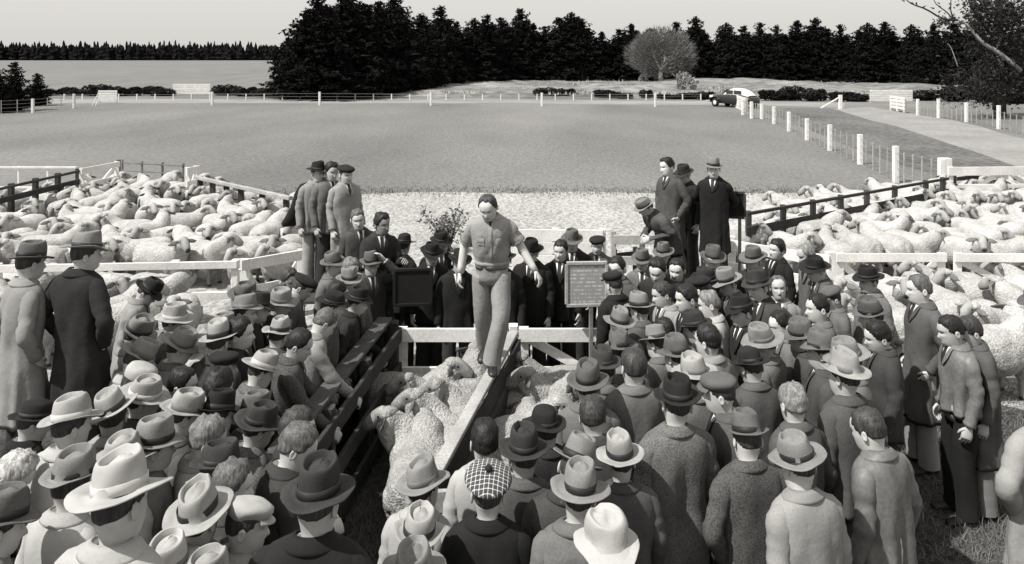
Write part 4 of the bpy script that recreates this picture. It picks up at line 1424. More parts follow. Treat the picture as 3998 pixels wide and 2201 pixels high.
    fl = np.random.RandomState(seed + 5)
    rows = []
    cz, cw, cd = ([c[q] for c in CW] for q in range(3))
    for z in np.concatenate([[zhem + .03], zz]):
        ww, dd = np.interp(z, cz, cw) * w, np.interp(z, cz, cd)
        if length == 'suit':
            ww, dd = ww * np.interp(z, [.9, 1.03, 1.10, 1.3], [.86, .84, .97, 1.04]), dd * np.interp(z, [.9, 1.03, 1.10, 1.3], [.92, .93, 1.08, 1.05])
        rows.append(np.concatenate([elong(ww, dd, n, 2.5), np.full((n, 1), z)], 1))
    rows[0][:, :2] *= .93
    C = np.array(rows)
    a = np.arange(n) / n * 2 * PI
    hang = 1.0 if length != 'suit' else .5
    fold = hang * sstep(1.2, zhem, C[..., 2]) * (.013 * np.sin(a * 7 + fl.uniform(0, 6)) + .008 * np.sin(a * 11 + fl.uniform(0, 6)))[None]
    body_w = sstep(1.44, 1.33, C[..., 2])
    drape = hang * .018 * vnoise(C * (11, 11, 2.0) + seed % 17, seed + 11) * sstep(1.36, 1.15, C[..., 2])
    sg = fl.choice((-1, 1))
    D1 = np.stack([C[..., 0] + sg * .55 * C[..., 2], C[..., 1], C[..., 2] - sg * .55 * C[..., 0]], -1)
    D2 = np.stack([C[..., 0] - sg * .8 * C[..., 2], C[..., 1], C[..., 2] + sg * .8 * C[..., 0]], -1)
    wr = .007 * vnoise(C * (15, 15, 4), seed) + .007 * vnoise(D1 * (20, 12, 4.5), seed + 2) + .006 * vnoise(D2 * (17, 12, 4), seed + 3)
    slant = .006 * np.sin(C[..., 2] * 70 + C[..., 0] * 38 * fl.choice((-1, 1)) + 3 * vnoise(C * 6, seed + 4)) * np.exp(-((C[..., 2] - 1.05) / .12) ** 2) * np.clip(vnoise(C * 4, seed + 6) + .3, 0, 1)
    if length == 'suit':
        wr = wr * 1.7
    rad = unit2(C)
    C[..., :2] += rad * (fold + drape + slant + wr * body_w)[..., None]
    if length != 'suit':
        C[:, n // 2, 1] -= .008 * sstep(1.43, 1.40, C[:, n // 2, 2])
    if chest:
        C[..., 1] -= chest * np.exp(-((C[..., 2] - 1.0) / .16) ** 2) * (C[..., 1] < 0)
    cm = MB().grid(bend(C), True, False, False)
    for i, (S, E, Wr) in enumerate(arm_pts):
        sx = (-1, 1)[i]
        if sleeve == 'short':
            end = S + (E - S) * .80
            path = smooth_path([S * (.55, 1, 1) + (0, 0, .012), S, (S + end) / 2, end], 12)
            rad_ = np.interp(np.linspace(0, 1, 12), [0, .2, .45, .7, 1], [.050, .074, .076, .074, .077])
        else:
            end = Wr + unit(Wr - E) * -.005
            path = smooth_path([S * (.55, 1, 1) + (0, 0, .012), S, S + (E - S) * .5, E, (E + end) / 2, end], 24)
            rad_ = np.interp(np.linspace(0, 1, 24), [0, .14, .3, .45, .6, .8, 1], [.050, .068, .068, .064, .060, .055, .050])
        rad_ = rad_ * (.5 + .5 * w)
        T = tube(path, rad_, 16)
        t = np.linspace(0, 1, len(T))[:, None]
        aa = np.arange(16)[None] / 16 * 2 * PI
        rip = .005 * np.sin(t * 46 + 1.6 * np.sin(aa + fl.uniform(0, 6)) + fl.uniform(0, 6)) * np.exp(-((t - .56) / .22) ** 2) + .005 * np.sin(t * 75 + 2 * np.cos(aa)) * sstep(.6, .95, t)
        ctr = path[:, None]
        T = ctr + (T - ctr) * (1 + (rip + .008 * vnoise(T * (13, 13, 24), seed) * sstep(0, .3, t)) / rad_[:, None])[..., None]
        inner = path[-1] + (T[-1] - path[-1]) * .82
        T = np.concatenate([T, inner[None], (inner + (path[-2] - path[-1]) * .9)[None]])
        cm.grid(bend(T), True, False, False)
        if sleeve == 'short':
            cuff = tube(np.array([end + (S - end) * .10, end + (S - end) * .02, end - (S - end) * .04]), [.080, .083, .079], 16)
            cm.grid(bend(cuff), True, False, False)
    co = part(wear or {'jacket': 'jacket', 'coat': 'overcoat', 'short': 'jacket', 'suit': 'boiler_suit'}[length], cm, coat, root)
    if collar:
        m = 26
        ca = np.linspace(R(26), R(334), m)
        s, c = np.sin(ca), np.cos(ca)
        bk = .5 - .5 * c
        prof = ((.064, .062, 1.462, .0), (.062, .060, 1.478, .020), (.065, .063, 1.485, .024), (.086, .080, 1.476, .014), (.116, .094, 1.460, .006), (.124, .098, 1.450, .004), (.120, .092, 1.446, .004))
        cl = np.array([np.stack([ww * s, -dd * c, z0 + dz * bk], -1) for ww, dd, z0, dz in prof])
        part('collar', MB().grid(bend(cl), False), coat, co)
    if shirt:
        m = 24
        ca = np.linspace(0, 2 * PI, m, endpoint=False)
        s, c = np.sin(ca), np.cos(ca)
        bk = .5 - .5 * c
        cl = np.array([np.stack([ww * s, -dd * c + .004, z0 + dz * bk], -1) for ww, dd, z0, dz in ((.062, .059, 1.455, .0), (.0605, .058, 1.472, .026), (.0585, .056, 1.4735, .026), (.057, .054, 1.45, .0))])
        part('shirt_collar', MB().grid(bend(cl)), 'shirt' if shirt is True else shirt, root)
    # shirt front, tie and lapels for those whose chest shows
    fy = math.cos(R(yaw))
    if fy > -.45 and length != 'suit':
        zr = np.linspace(1.24 if length == 'jacket' else 1.31, 1.465, 8)
        def fronty(x, z):
            ww, dd = np.interp(z, [q[0] for q in CW], [q[1] for q in CW]) * w, np.interp(z, [q[0] for q in CW], [q[2] for q in CW])
            return -dd * np.maximum(1 - np.abs(x / ww) ** 2.5, .05) ** .4
        def strip(x0, x1, off):
            G = []
            for z, xa, xb in zip(zr, x0, x1):
                xs = np.linspace(xa, xb, 4)
                G.append(np.stack([xs, fronty(xs, z) - off - .005, np.full(4, z)], -1))
            return bend(np.array(G))
        hw = .004 + .044 * np.linspace(0, 1, 8)
        part('shirt_front', MB().grid(strip(-hw, hw, .004), False), 'shirt', root)
        part('tie', MB().grid(strip(-np.minimum(.020, hw), np.minimum(.020, hw), .010), False), 'tie', root)
        for sx in (-1, 1):
            wide = .045 * np.sin(np.linspace(.25, 2.6, 8))
            part('lapel', MB().grid(strip(sx * hw, sx * (hw + wide), .012), False), coat, co)
    if length == 'suit':
        bl = np.array([np.concatenate([elong(.170 * w + o, .117 + o, 32, 2.5), np.full((32, 1), z)], 1) for z, o in ((.985, .0), (.988, .012), (1.022, .012), (1.025, .0))])
        part('belt', MB().grid(bend(bl)), coat, co)
        for nm, x0, x1, z0, z1 in (('placket', -.016, .016, 1.04, 1.40), ('pocket', -.125, -.055, 1.22, 1.31), ('pocket', .055, .125, 1.22, 1.31)):
            zs_, xs_ = np.linspace(z0, z1, 9), np.linspace(x0, x1, 5)
            G = np.array([[(x, 0, z) for x in xs_] for z in zs_])
            for gi in range(len(G)):
                ri = int(np.argmin(np.abs(C[1:, 0, 2] - zs_[gi]))) + 1
                ordr = np.argsort(C[ri, :, 0] + (C[ri, :, 1] > 0) * 9)
                fr = C[ri, ordr[:n // 2 - 2]]
                G[gi, :, 1] = np.interp(xs_, fr[:, 0], fr[:, 1]) - .007
            part(nm, MB().grid(bend(G), False), coat, co)
        kn = np.array([[(x * (1 + .5 * t), -.074 - .030 * t - .012 * (1 - abs(x) / .02), 1.478 - .075 * t) for x in (-.02, -.01, 0, .01, .02)] for t in (0, .4, 1)])
        part('tie', MB().grid(bend(kn), False), 'tie', root)
    # trousers and shoes
    tm = MB()
    pel = np.array([np.concatenate([elong(ww * w, dd, 20, 2.3), np.full((20, 1), z)], 1) for z, ww, dd in ((.80, .165, .115), (.88, .178, .125), (.96, .172, .118), (1.03, .160 if length != 'suit' else .168, .108 if length != 'suit' else .116))])
    if length != 'suit':
        pel[..., :2] *= .80
    tm.grid(bend(pel), True, True, True)
    for i, (H, K, A) in enumerate(leg_pts):
        sx = (-1, 1)[i]
        pth = smooth_path([H, (H + K) / 2, K, (K + A) / 2, A + (A - K) * .06], 14)
        T = tube(pth, [.098 if length == 'suit' else .084, .094 if length in ('suit', 'short') else .086, .082, .083, .088], 16)
        T += (.010 * vnoise(T * (20, 20, 5), seed + 7 + i) + .006 * np.sin(T[..., 2] * 45 + T[..., 0] * 25) * np.exp(-((T[..., 2] - .52) / .1) ** 2) + .005 * np.sin(T[..., 2] * 60 + 2 * T[..., 0] * 30) * sstep(.35, .08, T[..., 2]))[..., None] * unit(np.array((sx, -.4, 0)))
        tm.grid(T, True, True, False)
    part('trousers', tm, trousers, root)
    for i, (H, K, A) in enumerate(leg_pts):
        sh = MB()
        rows = []
        for yy, ww, zt in ((.085, .020, .05), (.075, .036, .085), (.03, .040, .105), (-.04, .043, .085), (-.11, .049, .060), (-.165, .044, .045), (-.195, .022, .030)):
            e = np.arange(12) / 12 * 2 * PI
            rows.append(np.stack([ww * np.cos(e), np.full(12, yy), np.maximum(zt * (.5 + .5 * np.sin(e)), .0) - .005], -1))
        rows = np.array(rows) @ rotz(R((-8, 8)[i])).T
        pitch = LG[i][3] if len(LG[i]) > 3 else 0
        if pitch:
            rows = rows @ rotx(R(pitch)).T
        foot = np.array((A[0], A[1], A[2] - .085))
        sh.grid(rows + foot, True, True, True)
        part('shoe', sh, 'shoe', root)
    # stand it where its head top is seen
    tl = headx(top_local) * k
    tw = rotz(R(yaw)) @ tl
    z_top = base + tw[2]
    P = at(px, py, z_top)
    root.location = (P[0] - tw[0], P[1] - tw[1], base)
    root.rotation_euler = (0, 0, R(yaw))
    root.scale = (k, k, k)
    return root
def unit2(C):
    r = C[..., :2].copy()
    return r / (np.linalg.norm(r, axis=-1, keepdims=True) + 1e-6)
# ------------------------------------------------------------------ the crowd, one by one (head top pixel, looks, label)
QUEUE, ROOTS = [], []
def p(px, py, label, **k):
    """note a person down; all are spaced out and built further below"""
    QUEUE.append((px, py, label, k))
    return len(QUEUE) - 1
F, Wd, Hb = 'fedora', 'wide', 'homburg'
CB, CD, CC, CM, CG, CL, CW_ = 'cloth_black', 'cloth_dark', 'cloth_charcoal', 'cloth_mid', 'cloth_grey', 'cloth_light', 'cloth_white'
TD, TG = 'tweed_dark', 'tweed_grey'
FB, FD, FM, FL, FP, FW = 'felt_black', 'felt_dark', 'felt_mid', 'felt_light', 'felt_pale', 'felt_white'
BD, BM, BP = 'band_dark', 'band_mid', 'band_pale'
HK, HD, HB, HG, HF, HW = 'hair_black', 'hair_dark', 'hair_brown', 'hair_grey', 'hair_fair', 'hair_white'

# the man walking the plank
p(1898, 768, 'man in a short-sleeved boiler suit walking along the plank, looking down', yaw=-4, hy=4, hp=17, lean=4, hairline=.014, w=.97, arms=('swing', 'swing_out'), coat='boiler_suit', length='suit', trousers='boiler_suit', hair=HD, sleeve='short', base=.998, h=1.71, shirt=False, skin='skin',
       legs=(((-.09, .0, .90), (-.105, .05, .49), (-.09, .24, .10), 12), ((.09, .0, .90), (.10, -.13, .50), (.015, -.13, .085), 0)))

# left: two men standing high with their backs to us
L_ = [p(132, 940, 'man in a light overcoat and grey hat at the left edge, standing above the crowd', yaw=140, hy=0, hp=10, arms='pocket', hat=F, felt=FM, coat=CL, length='coat', base=.72, h=1.80, brim=.062, tilt=(2, 2)),
      p(350, 903, 'man in a dark overcoat and pale banded hat standing above the crowd, back to us', yaw=162, hy=-22, hp=8, arms='pocket', hat=F, felt=FL, coat=CD, length='coat', base=.80, h=1.80, w=1.06, brim=.070, tilt=(4, 10))]
# left: far rows by the yard gate
p(617, 1093, 'man in a black hat bowed in front of the lone white sheep', yaw=110, hp=22, hat=F, felt=FB, coat=CL, lean=8)
p(688, 1185, 'man in a pale hat with turned-down brim, below the lone white sheep', yaw=105, hp=8, hat=Wd, felt=FP, band=BP, coat=TD, tilt=(-4, -6))
p(568, 1240, 'man in a worn light hat close by the dark overcoat, upper of two', yaw=125, hp=14, hat=F, felt=FL, band=BD, coat=CL, tilt=(6, -12))
p(735, 1288, 'man in a mid-grey hat looking down, third row on the left', yaw=115, hp=22, hat=F, felt=FL, band=BM, coat=CG, tilt=(6, -14))
p(590, 1328, 'man in a wide light hat close by the dark overcoat, lower of two', yaw=130, hp=22, hat=Wd, felt=FL, band=BM, coat=CW_, tilt=(6, -14))
p(566, 1425, 'man in a pale cap half hidden against the dark overcoat', yaw=115, hp=14, hat='knit', felt=FW, coat=CM)
p(722, 1436, 'black-haired man without a hat beside the wide pale hats on the left', yaw=110, hp=14, hair=HK, coat=CW_)
p(582, 1476, 'man in a big pale grey hat with no dark band, left middle', yaw=128, hp=12, hat=Wd, felt=FP, band=BP, coat=CM, tilt=(0, -8))
p(752, 1522, 'man in a light hat with dark ribbon beside a black hat', yaw=130, hp=18, hat=F, felt=FP, band=BM, coat=CM, tilt=(2, -10))
p(872, 1520, 'man in a large black hat, left middle of the crowd', yaw=120, hp=14, hat=F, felt=FB, band=BD, coat=CD)
p(280, 1540, 'man in a pale hat with deep crown crease, nearest below the dark overcoat', yaw=150, hp=6, hat=Wd, felt=FP, band=BP, coat=CW_, tilt=(-4, 8))
p(412, 1530, 'man in a pale hat with its brim turned up, right of another pale hat', yaw=-160, hp=4, hat=Wd, felt=FP, band=BD, coat=CL, tilt=(2, 22))
p(150, 1568, 'man in a black hat at the left edge under the light overcoat', yaw=140, hp=16, hat='round', felt=FB, coat=CB)
p(612, 1630, 'man in a banded grey hat with pale brim, left foreground', yaw=125, hp=12, hat=F, felt=FL, band=BD, coat=CG, tilt=(-2, -4), hatk=dict(crown=.125))
p(478, 1702, 'man in a broad pale straw-coloured hat behind the big white hat', yaw=165, hp=2, hat=Wd, felt=FP, band=BM, coat=CW_, tilt=(-6, 6))
p(296, 1756, 'man in a grey hat with broad dark band, left of the big white hat', yaw=158, hp=6, hat=F, felt=FL, band=BD, coat=CW_, tilt=(-2, 2), hatk=dict(brim=.055))
p(120, 1782, 'white-haired man with bowed head at the left edge', yaw=120, hp=34, lean=6, hair=HW, hairline=.015, coat=CL)
BG = p(468, 1765, 'man in a very wide white hat and white coat in the left foreground', yaw=162, hy=-12, hp=6, hat=Wd, felt=FW, band=BP, coat=CW_, base=.62, h=1.82, brim=.080, tilt=(-2, 3), w=1.05, hatk=dict(crown=.130))
p(28, 1905, 'man in a grey hat and checked scarf at the bottom left corner', yaw=120, hp=14, hat=F, felt=FM, band=BD, coat=CL)
p(760, 1902, 'man in a pale hat with black band and deep oval crease, left foreground', yaw=168, hp=4, hat=Wd, felt=FP, band=BD, coat=CL, tilt=(-8, 4), hatk=dict(dent=.03))
p(652, 2105, 'man in a white hat cut off by the bottom edge, left', yaw=150, hp=4, hat=F, felt=FW, band=BM, coat=CW_, h=1.72)
p(812, 2158, 'man in a pale hat cut off by the bottom edge beside the black-hatted man', yaw=165, hp=2, hat=F, felt=FP, band=BP, coat=CW_, h=1.72)
# left: rows nearer the pen
p(962, 1104, 'man in a dark tilted hat before the white yard gate, leftmost of four', yaw=110, hp=10, hat=F, felt=FM, band=BD, coat=CM, tilt=(-6, -8))
p(958, 1148, 'man in a light hat with flat brim before the white yard gate', yaw=95, hp=6, hat=F, felt=FL, band=BM, coat=CL)
p(1022, 1136, 'man in a small dark hat wedged between two light hats by the yard gate', yaw=100, hp=10, hat=F, felt=FD, coat=CC)
p(1100, 1128, 'man in a pale wide hat right of the yard gate brace', yaw=95, hp=8, hat=Wd, felt=FL, band=BM, coat=CD, tilt=(-4, -8))
p(1086, 1108, 'man in a grey hat half hidden behind a pale wide one', yaw=80, hp=8, hat=F, felt=FM, coat=CL)
p(1138, 1052, 'dark-haired bareheaded man with pale bent face by the yard gate', yaw=55, hp=24, hair=HD, coat=CG)
p(1204, 1082, 'man in a broad black beret in front of the standing trio', yaw=110, hp=16, hat='beret', felt=FB, coat=CG, lean=8)
p(1296, 983, 'man in a grey hat peering right below the standing trio', yaw=70, hp=8, hat=F, felt=FM, coat=CG, tilt=(-4, -10))
p(1364, 1042, 'man in a light flat-brimmed hat with dark band below the standing trio', yaw=35, hp=6, hat=F, felt=FL, band=BD, coat=CG)
p(1372, 1010, 'fair bareheaded man between two grey hats below the standing trio', yaw=40, hp=6, hair=HF, coat=CG)
p(1446, 978, 'man in a grey hat with one arm raised to his head near the dark board', yaw=30, hp=2, hat=F, felt=FM, coat=CC, arms=('down', 'raise'), tilt=(-8, -8))
p(1326, 1100, 'black-haired man seen from behind a dark hat by the rail', yaw=120, hp=12, hair=HK, coat=CC)
p(1408, 1122, 'man in a flat dark hat leaning a pale sleeve on the rail', yaw=95, hp=8, hat=F, felt=FB, coat=CD, arms=('down', 'reach'), lean=8)
p(1312, 1140, 'man in a dark round hat left of the flat dark hat by the rail', yaw=110, hp=16, hat='round', felt=FB, coat=CM)
p(1300, 1213, 'cropped-haired man in a pale jacket bent over the dark rail', yaw=118, hp=28, hair=HB, coat=CL, arms='reach', lean=8)
p(1192, 1290, 'dark curly-haired man in a tweed jacket with hand on the dark rail', yaw=105, hp=16, hair=HK, coat=TD, arms=('reach', 'reach'), lean=5)
p(1098, 1236, 'man in a pale hat with broad black band, left of the pen', yaw=150, hp=8, hat=Wd, felt=FP, band=BD, coat=CM, tilt=(-4, 2))
p(940, 1241, 'dark-haired man with pale face turned right behind a banded hat', yaw=100, hp=8, hair=HK, coat=CD)
p(850, 1249, 'man in a pale hat with black band tipped left, middle of the left crowd', yaw=165, hp=6, hat=Wd, felt=FP, band=BD, coat=CC, tilt=(-2, 8))
p(880, 1222, 'man in a light hat almost hidden behind the tipped banded hat', yaw=120, hp=10, hat=F, felt=FL, band=BD, coat=CC)
p(1052, 1371, 'man in a clean pale hat with no ribbon, looking down beside the rail crowd', yaw=120, hp=18, hat=Wd, felt=FP, band=BP, coat=TG, lean=6, tilt=(2, -4))
p(876, 1374, 'man in a black cap amid the left crowd', yaw=115, hp=10, hat='cap', felt=FB, coat=CW_)
p(862, 1440, 'man with dark curly hair, back of head towards us, left crowd', yaw=150, hp=10, hair=HK, coat=CD)
p(1008, 1530, 'man in a grey hat half covered by a dark hat near the rail', yaw=120, hp=10, hat=F, felt=FM, coat=CM)
p(1036, 1576, 'man in a dark hat with pale crease near the rail', yaw=130, hp=10, hat=F, felt=FD, coat=TG, tilt=(-2, -4))
p(836, 1630, 'fair curly-haired man without a hat, left foreground', yaw=110, hp=14, hair=HF, coat=CL)
p(870, 1722, 'man in a dark-brown hat facing right in the left foreground', yaw=108, hp=10, hat=F, felt=FD, coat=CM)
p(924, 1802, 'bareheaded grey-haired man with a large ear, left foreground', yaw=112, hp=12, hair=HB, coat=CC)
p(985, 1948, 'man in a white peaked cap in the left foreground', yaw=112, hp=14, hat='cap', felt=FW, coat=CL)
p(1200, 1660, 'brown-haired man leaning to the rail by its near end', yaw=118, hp=14, hair=HB, coat=CC, arms='front')
p(1176, 1598, 'dark-haired man behind the brown-haired man at the rail', yaw=105, hp=10, hair=HD, coat=CD)
BH = p(1246, 1792, 'man in a large dark hat and dark coat in the near foreground, back to us', yaw=178, hp=4, hat=Wd, felt=FD, band=BD, coat=CB, base=.42, h=1.80, brim=.066, tilt=(-6, 0), w=1.1, hatk=dict(crown=.130, dent=.03))
# standing trio on the catwalk and the men by the dark board
S_ = [p(1242, 628, 'man in a black hat and pale suit, dark coat over his shoulder, on the catwalk', yaw=40, hy=10, hp=4, hat=F, felt=FB, coat=CL, trousers='trouser_light', base=.70, h=1.78),
      p(1300, 634, 'dark-haired man behind the black hat on the catwalk', yaw=45, hp=4, hair=HK, coat=CG, base=.70, h=1.80),
      p(1353, 646, 'man in a dark beret and pale raincoat on the catwalk', yaw=42, hp=6, hat='beret', felt=FB, coat=CL, length='coat', trousers='trouser_light', base=.70, h=1.78),
      p(1394, 818, 'tousle-haired man in a dark jacket below the beret man, smiling', yaw=25, hp=6, hair=HB, coat=CC, base=.30, h=1.76),
      p(1492, 834, 'black-haired man in a dark jacket holding the dark board', yaw=25, hy=10, hp=6, hair=HK, coat=CD, base=.38, h=1.72, arms='hold', skin='skin_dark')]
# men behind the white pen gates
p(1690, 946, 'smiling man in a black hat left of the walking man', yaw=10, hp=6, hat=F, felt=FB, coat=CB)
p(1722, 902, 'man in a dark hat hidden behind the smiling man in black', yaw=20, hp=8, hat=F, felt=FB, coat=CB)
p(1580, 914, 'man in dark clothes and dark hat behind the dark board', yaw=150, hp=8, hat='round', felt=FB, coat=CB)
p(2074, 934, 'man in a tipped black hat and open dark coat right of the walking man', yaw=-20, hp=8, hat=F, felt=FB, coat=CB, tilt=(4, 10))
p(2190, 938, 'grinning black-haired man left of the chalk board', yaw=-15, hp=6, hair=HK, coat=CB)
p(2232, 896, 'man in a grey hat with dark band above the chalk board', yaw=-12, hp=4, hat=F, felt=FM, coat=CD)
p(2332, 924, 'smiling man in a dark beret behind the chalk board corner', yaw=-10, hp=4, hat='beret', felt=FB, coat=CG)
p(1965, 958, 'man in black close behind the walking man', yaw=-10, hp=8, hat=F, felt=FB, coat=CB)
p(1800, 970, 'man in black just behind the walking man\'s right arm', yaw=8, hp=8, hat=F, felt=FB, coat=CB)
# standing men on the right catwalk
R_ = [p(2599, 616, 'dark wavy-haired man in a tweed overcoat standing on the right catwalk', yaw=-55, hy=-8, hp=6, hair=HK, coat=TD, length='coat', base=.68, h=1.82, arms='pocket'),
      p(2664, 642, 'man in a dark hat mostly hidden behind the tweed overcoat', yaw=-60, hp=6, hat=F, felt=FD, coat=CD, base=.56, h=1.76),
      p(2786, 612, 'tall man in a black overcoat and narrow grey hat on the right catwalk', yaw=-25, hp=4, hat='narrow', felt=FL, coat=CB, length='coat', base=.68, h=1.84, arms='behind'),
      p(2500, 778, 'man in a light hat hunched forward in a tweed coat on the right', yaw=-72, hp=-2, hat='narrow', felt=FL, coat=TD, base=.62, h=1.78, lean=26, arms='front', tilt=(4, 0), w=1.15)]
# right crowd, far rows
p(2404, 1003, 'young dark-haired man right of the chalk board', yaw=-35, hp=6, hair=HK, coat=CM)
p(2508, 972, 'man in a brown hat facing us behind the young man', yaw=-15, hp=8, hat=F, felt=FM, coat=TG)
p(2588, 945, 'man in a pale-brimmed hat under the hunched man', yaw=-10, hp=8, hat=F, felt=FM, band=BD, coat=CD)
p(2562, 1016, 'dark-haired man looking down amid the far right rows', yaw=-25, hp=20, hair=HK, coat=CD)
p(2642, 1012, 'dark-haired man with half-lit face beneath the black overcoat', yaw=-30, hp=6, hair=HK, coat=CM)
p(2388, 1060, 'man in black with a flat black hat, back to us, by the chalk board', yaw=-150, hp=6, hat='cap', felt=FB, coat=CB)
p(2784, 958, 'man in a grey hat facing us beneath the black overcoat', yaw=-8, hp=6, hat=F, felt=FM, coat=CB)
p(2750, 1044, 'man in a dark hat in profile, left of the pale wide hat', yaw=-85, hp=8, hat=F, felt=FD, coat=CD)
p(2826, 1047, 'man in a pale wide hat with drooping brim in the right crowd', yaw=-75, hp=12, hat=Wd, felt=FL, band=BD, coat=CM, tilt=(-4, 4))
p(2938, 962, 'man in a wide grey hat before the white board fence', yaw=-50, hp=8, hat=Wd, felt=FM, coat=CD)
p(3036, 936, 'black-haired man before the white board fence', yaw=-70, hp=6, hair=HK, coat=CB)
p(3132, 955, 'grey-haired man looking down behind a black hat on the right', yaw=-75, hp=18, hair=HG, coat=CG, bald=.3)
p(3180, 1000, 'man in a black hat tipped back and grey coat, right of the grey-haired man', yaw=-75, hp=12, hat=F, felt=FB, coat=CM, tilt=(-10, 14))
p(3386, 1040, 'man in a black fedora in profile before the near right sheep', yaw=-72, hp=6, hat=F, felt=FB, coat=TG, tilt=(-2, 6))
p(3580, 1074, 'tall bareheaded man in a long grey overcoat in profile on the right', yaw=-88, hp=10, hair=HB, coat=CM, length='coat', trousers='trouser_light', h=1.86, arms='pocket')
p(3698, 1233, 'black-haired man in a short leather jacket and black trousers on the right', yaw=-92, hp=14, hair=HK, coat='leather', length='short', trousers='cloth_black', h=1.75, arms='down')
p(3768, 1240, 'man in a grey coat hidden behind the leather jacket on the right', yaw=-100, hp=10, hair=HD, coat=CM, length='coat', trousers='trouser_grey', h=1.72)
# right crowd, middle rows
p(3035, 1075, 'fair balding man smiling towards us in a pale raincoat', yaw=-22, hp=2, hair=HB, bald=.3, coat=CL)
p(3186, 1150, 'man with thick black hair in profile, right crowd', yaw=-95, hp=10, hair=HK, coat=CG)
p(2948, 1048, 'man in a dark grey hat and dark face, behind the fair balding man', yaw=-50, hp=8, hat=F, felt=FD, coat=CC)
p(2884, 1150, 'smiling man in a black hat in profile below the pale wide hat', yaw=-70, hp=8, hat=F, felt=FB, coat=CD)
p(2756, 1136, 'grey-haired man turned left in the middle of the right crowd', yaw=-110, hp=10, hair=HG, coat=CW_)
p(3034, 1216, 'black-haired man with high pale forehead below the smiling balding man', yaw=-80, hp=18, hair=HK, bald=.2, coat=CG)
p(3386, 1164, 'man in a creased grey hat tipped left, right of the black-haired man', yaw=-125, hp=10, hat=F, felt=FM, coat=CG, tilt=(-2, 12))
p(3116, 1246, 'man in a dark grey hat with broad band, right crowd', yaw=-120, hp=10, hat=F, felt=FM, coat=CC)
p(3200, 1288, 'man in a dark-banded hat with pale upturned brim, right crowd', yaw=-110, hp=8, hat=Wd, felt=FM, coat=CM)
p(2960, 1270, 'man in a light grey hat tipped away to the right', yaw=-130, hp=10, hat=Wd, felt=FL, band=BM, coat=CG, tilt=(-4, 12))
p(3290, 1326, 'man in a pale hat seen side-on behind a cream-topped hat', yaw=-120, hp=8, hat=Wd, felt=FL, band=BM, coat=CG)
p(3298, 1368, 'man in a cream-topped hat with wide brim and grey jacket, right crowd', yaw=-160, hp=4, hat=Wd, felt=FP, band=BM, coat=CM, tilt=(-6, 0))
p(2756, 1267, 'crew-cut man with a bare ear in a light jacket, right crowd', yaw=-140, hp=10, hair=HK, coat=CL)
p(2918, 1360, 'man in a black hat and black hair from behind, right crowd', yaw=-165, hp=8, hat='round', felt=FB, coat=CM)
p(3414, 1258, 'black-haired man in a dark grey jacket in profile, right', yaw=-100, hp=12, hair=HK, coat=CC)
p(3236, 1124, 'boy with striped cap behind the thick black hair', yaw=-90, hp=8, hat='cap', felt=FM, coat=CG, h=1.6)
p(2492, 1140, 'man in a grey hat with pale oval crease behind a wavy-haired head', yaw=-150, hp=8, hat=F, felt=FL, band=BD, coat=CM)
p(2574, 1102, 'wavy dark-haired man in a pale coat glancing left', yaw=-70, hp=6, hair=HD, coat=CL)
p(2424, 1204, 'man in a grey hat with black band above the right pen gate', yaw=-165, hp=6, hat=Wd, felt=FL, band=BD, coat=CG)
p(2700, 1212, 'man in a dark hat with pale crease beside the grey-haired man', yaw=-140, hp=8, hat=F, felt=FD, coat=CD)
p(2416, 1288, 'man in a dark grey hat with broad brim right of the pen gate', yaw=-165, hp=6, hat=Wd, felt=FM, band=BD, coat=CG)
p(2552, 1267, 'man in a grey hat with bright crease and straight brim', yaw=-150, hp=6, hat=Wd, felt=FL, band=BD, coat=CG)
p(2632, 1308, 'man in a dark hat tipped right, in front of the bright-creased hat', yaw=-140, hp=10, hat=F, felt=FM, band=BD, coat=CC, tilt=(-4, 10))
p(2350, 1356, 'man in a dark hat with pale crease beside the right pen', yaw=-165, hp=8, hat=F, felt=FD, coat=CG, tilt=(-4, 8))
p(2476, 1360, 'bareheaded dark-haired man from behind, above the round grey hat', yaw=-170, hp=8, hair=HD, coat=CG)
p(2700, 1385, 'man in a white hat with flaring brim, right crowd', yaw=-165, hp=6, hat=Wd, felt=FP, band=BM, coat=CG, tilt=(-2, 10))
p(2294, 1415, 'man in a round-crowned grey hat with wide brim beside the right pen', yaw=178, hp=6, hat=Wd, felt=FM, band=BD, coat=CG, tilt=(-6, 0))
p(2582, 1240, 'dark head between the grey hats in the right crowd', yaw=-140, hp=10, hair=HK, coat=CD)
p(2672, 1114, 'dark-haired man in shadow behind the wavy-haired man', yaw=-80, hp=8, hair=HK, coat=CD)
p(2722, 1080, 'man in a black beret deep in the right crowd', yaw=-120, hp=8, hat='beret', felt=FB, coat=CD)
# right crowd, near rows
p(2310, 1543, 'man with cropped dark hair from behind beside the right pen', yaw=176, hp=8, hair=HD, coat=CC)
p(2124, 1596, 'man in a black hat with dark hair at the near end of the right pen', yaw=-165, hp=8, hat='round', felt=FB, coat=CD)
p(2642, 1467, 'man in a black hat and long tweed coat, back to us', yaw=-168, hp=8, hat=F, felt=FB, coat=TG, length='coat', w=1.08, tilt=(-2, 6))
p(2282, 1700, 'man in a small round pale hat looking down behind two pale hats', yaw=165, hp=20, hat=F, felt=FL, band=BD, coat=CC, hatk=dict(dent=.015))
p(2412, 1692, 'man in a pale hat with dark ribbon and grey coat, foreground right of centre', yaw=-172, hp=4, hat=Wd, felt=FP, band=BD, coat=CM, tilt=(-8, 4), w=1.06)
p(2270, 1804, 'man in a grey hat with deep dark crease, foreground right of centre', yaw=176, hp=4, hat=Wd, felt=FL, band=BD, coat=CG, tilt=(-6, 2))
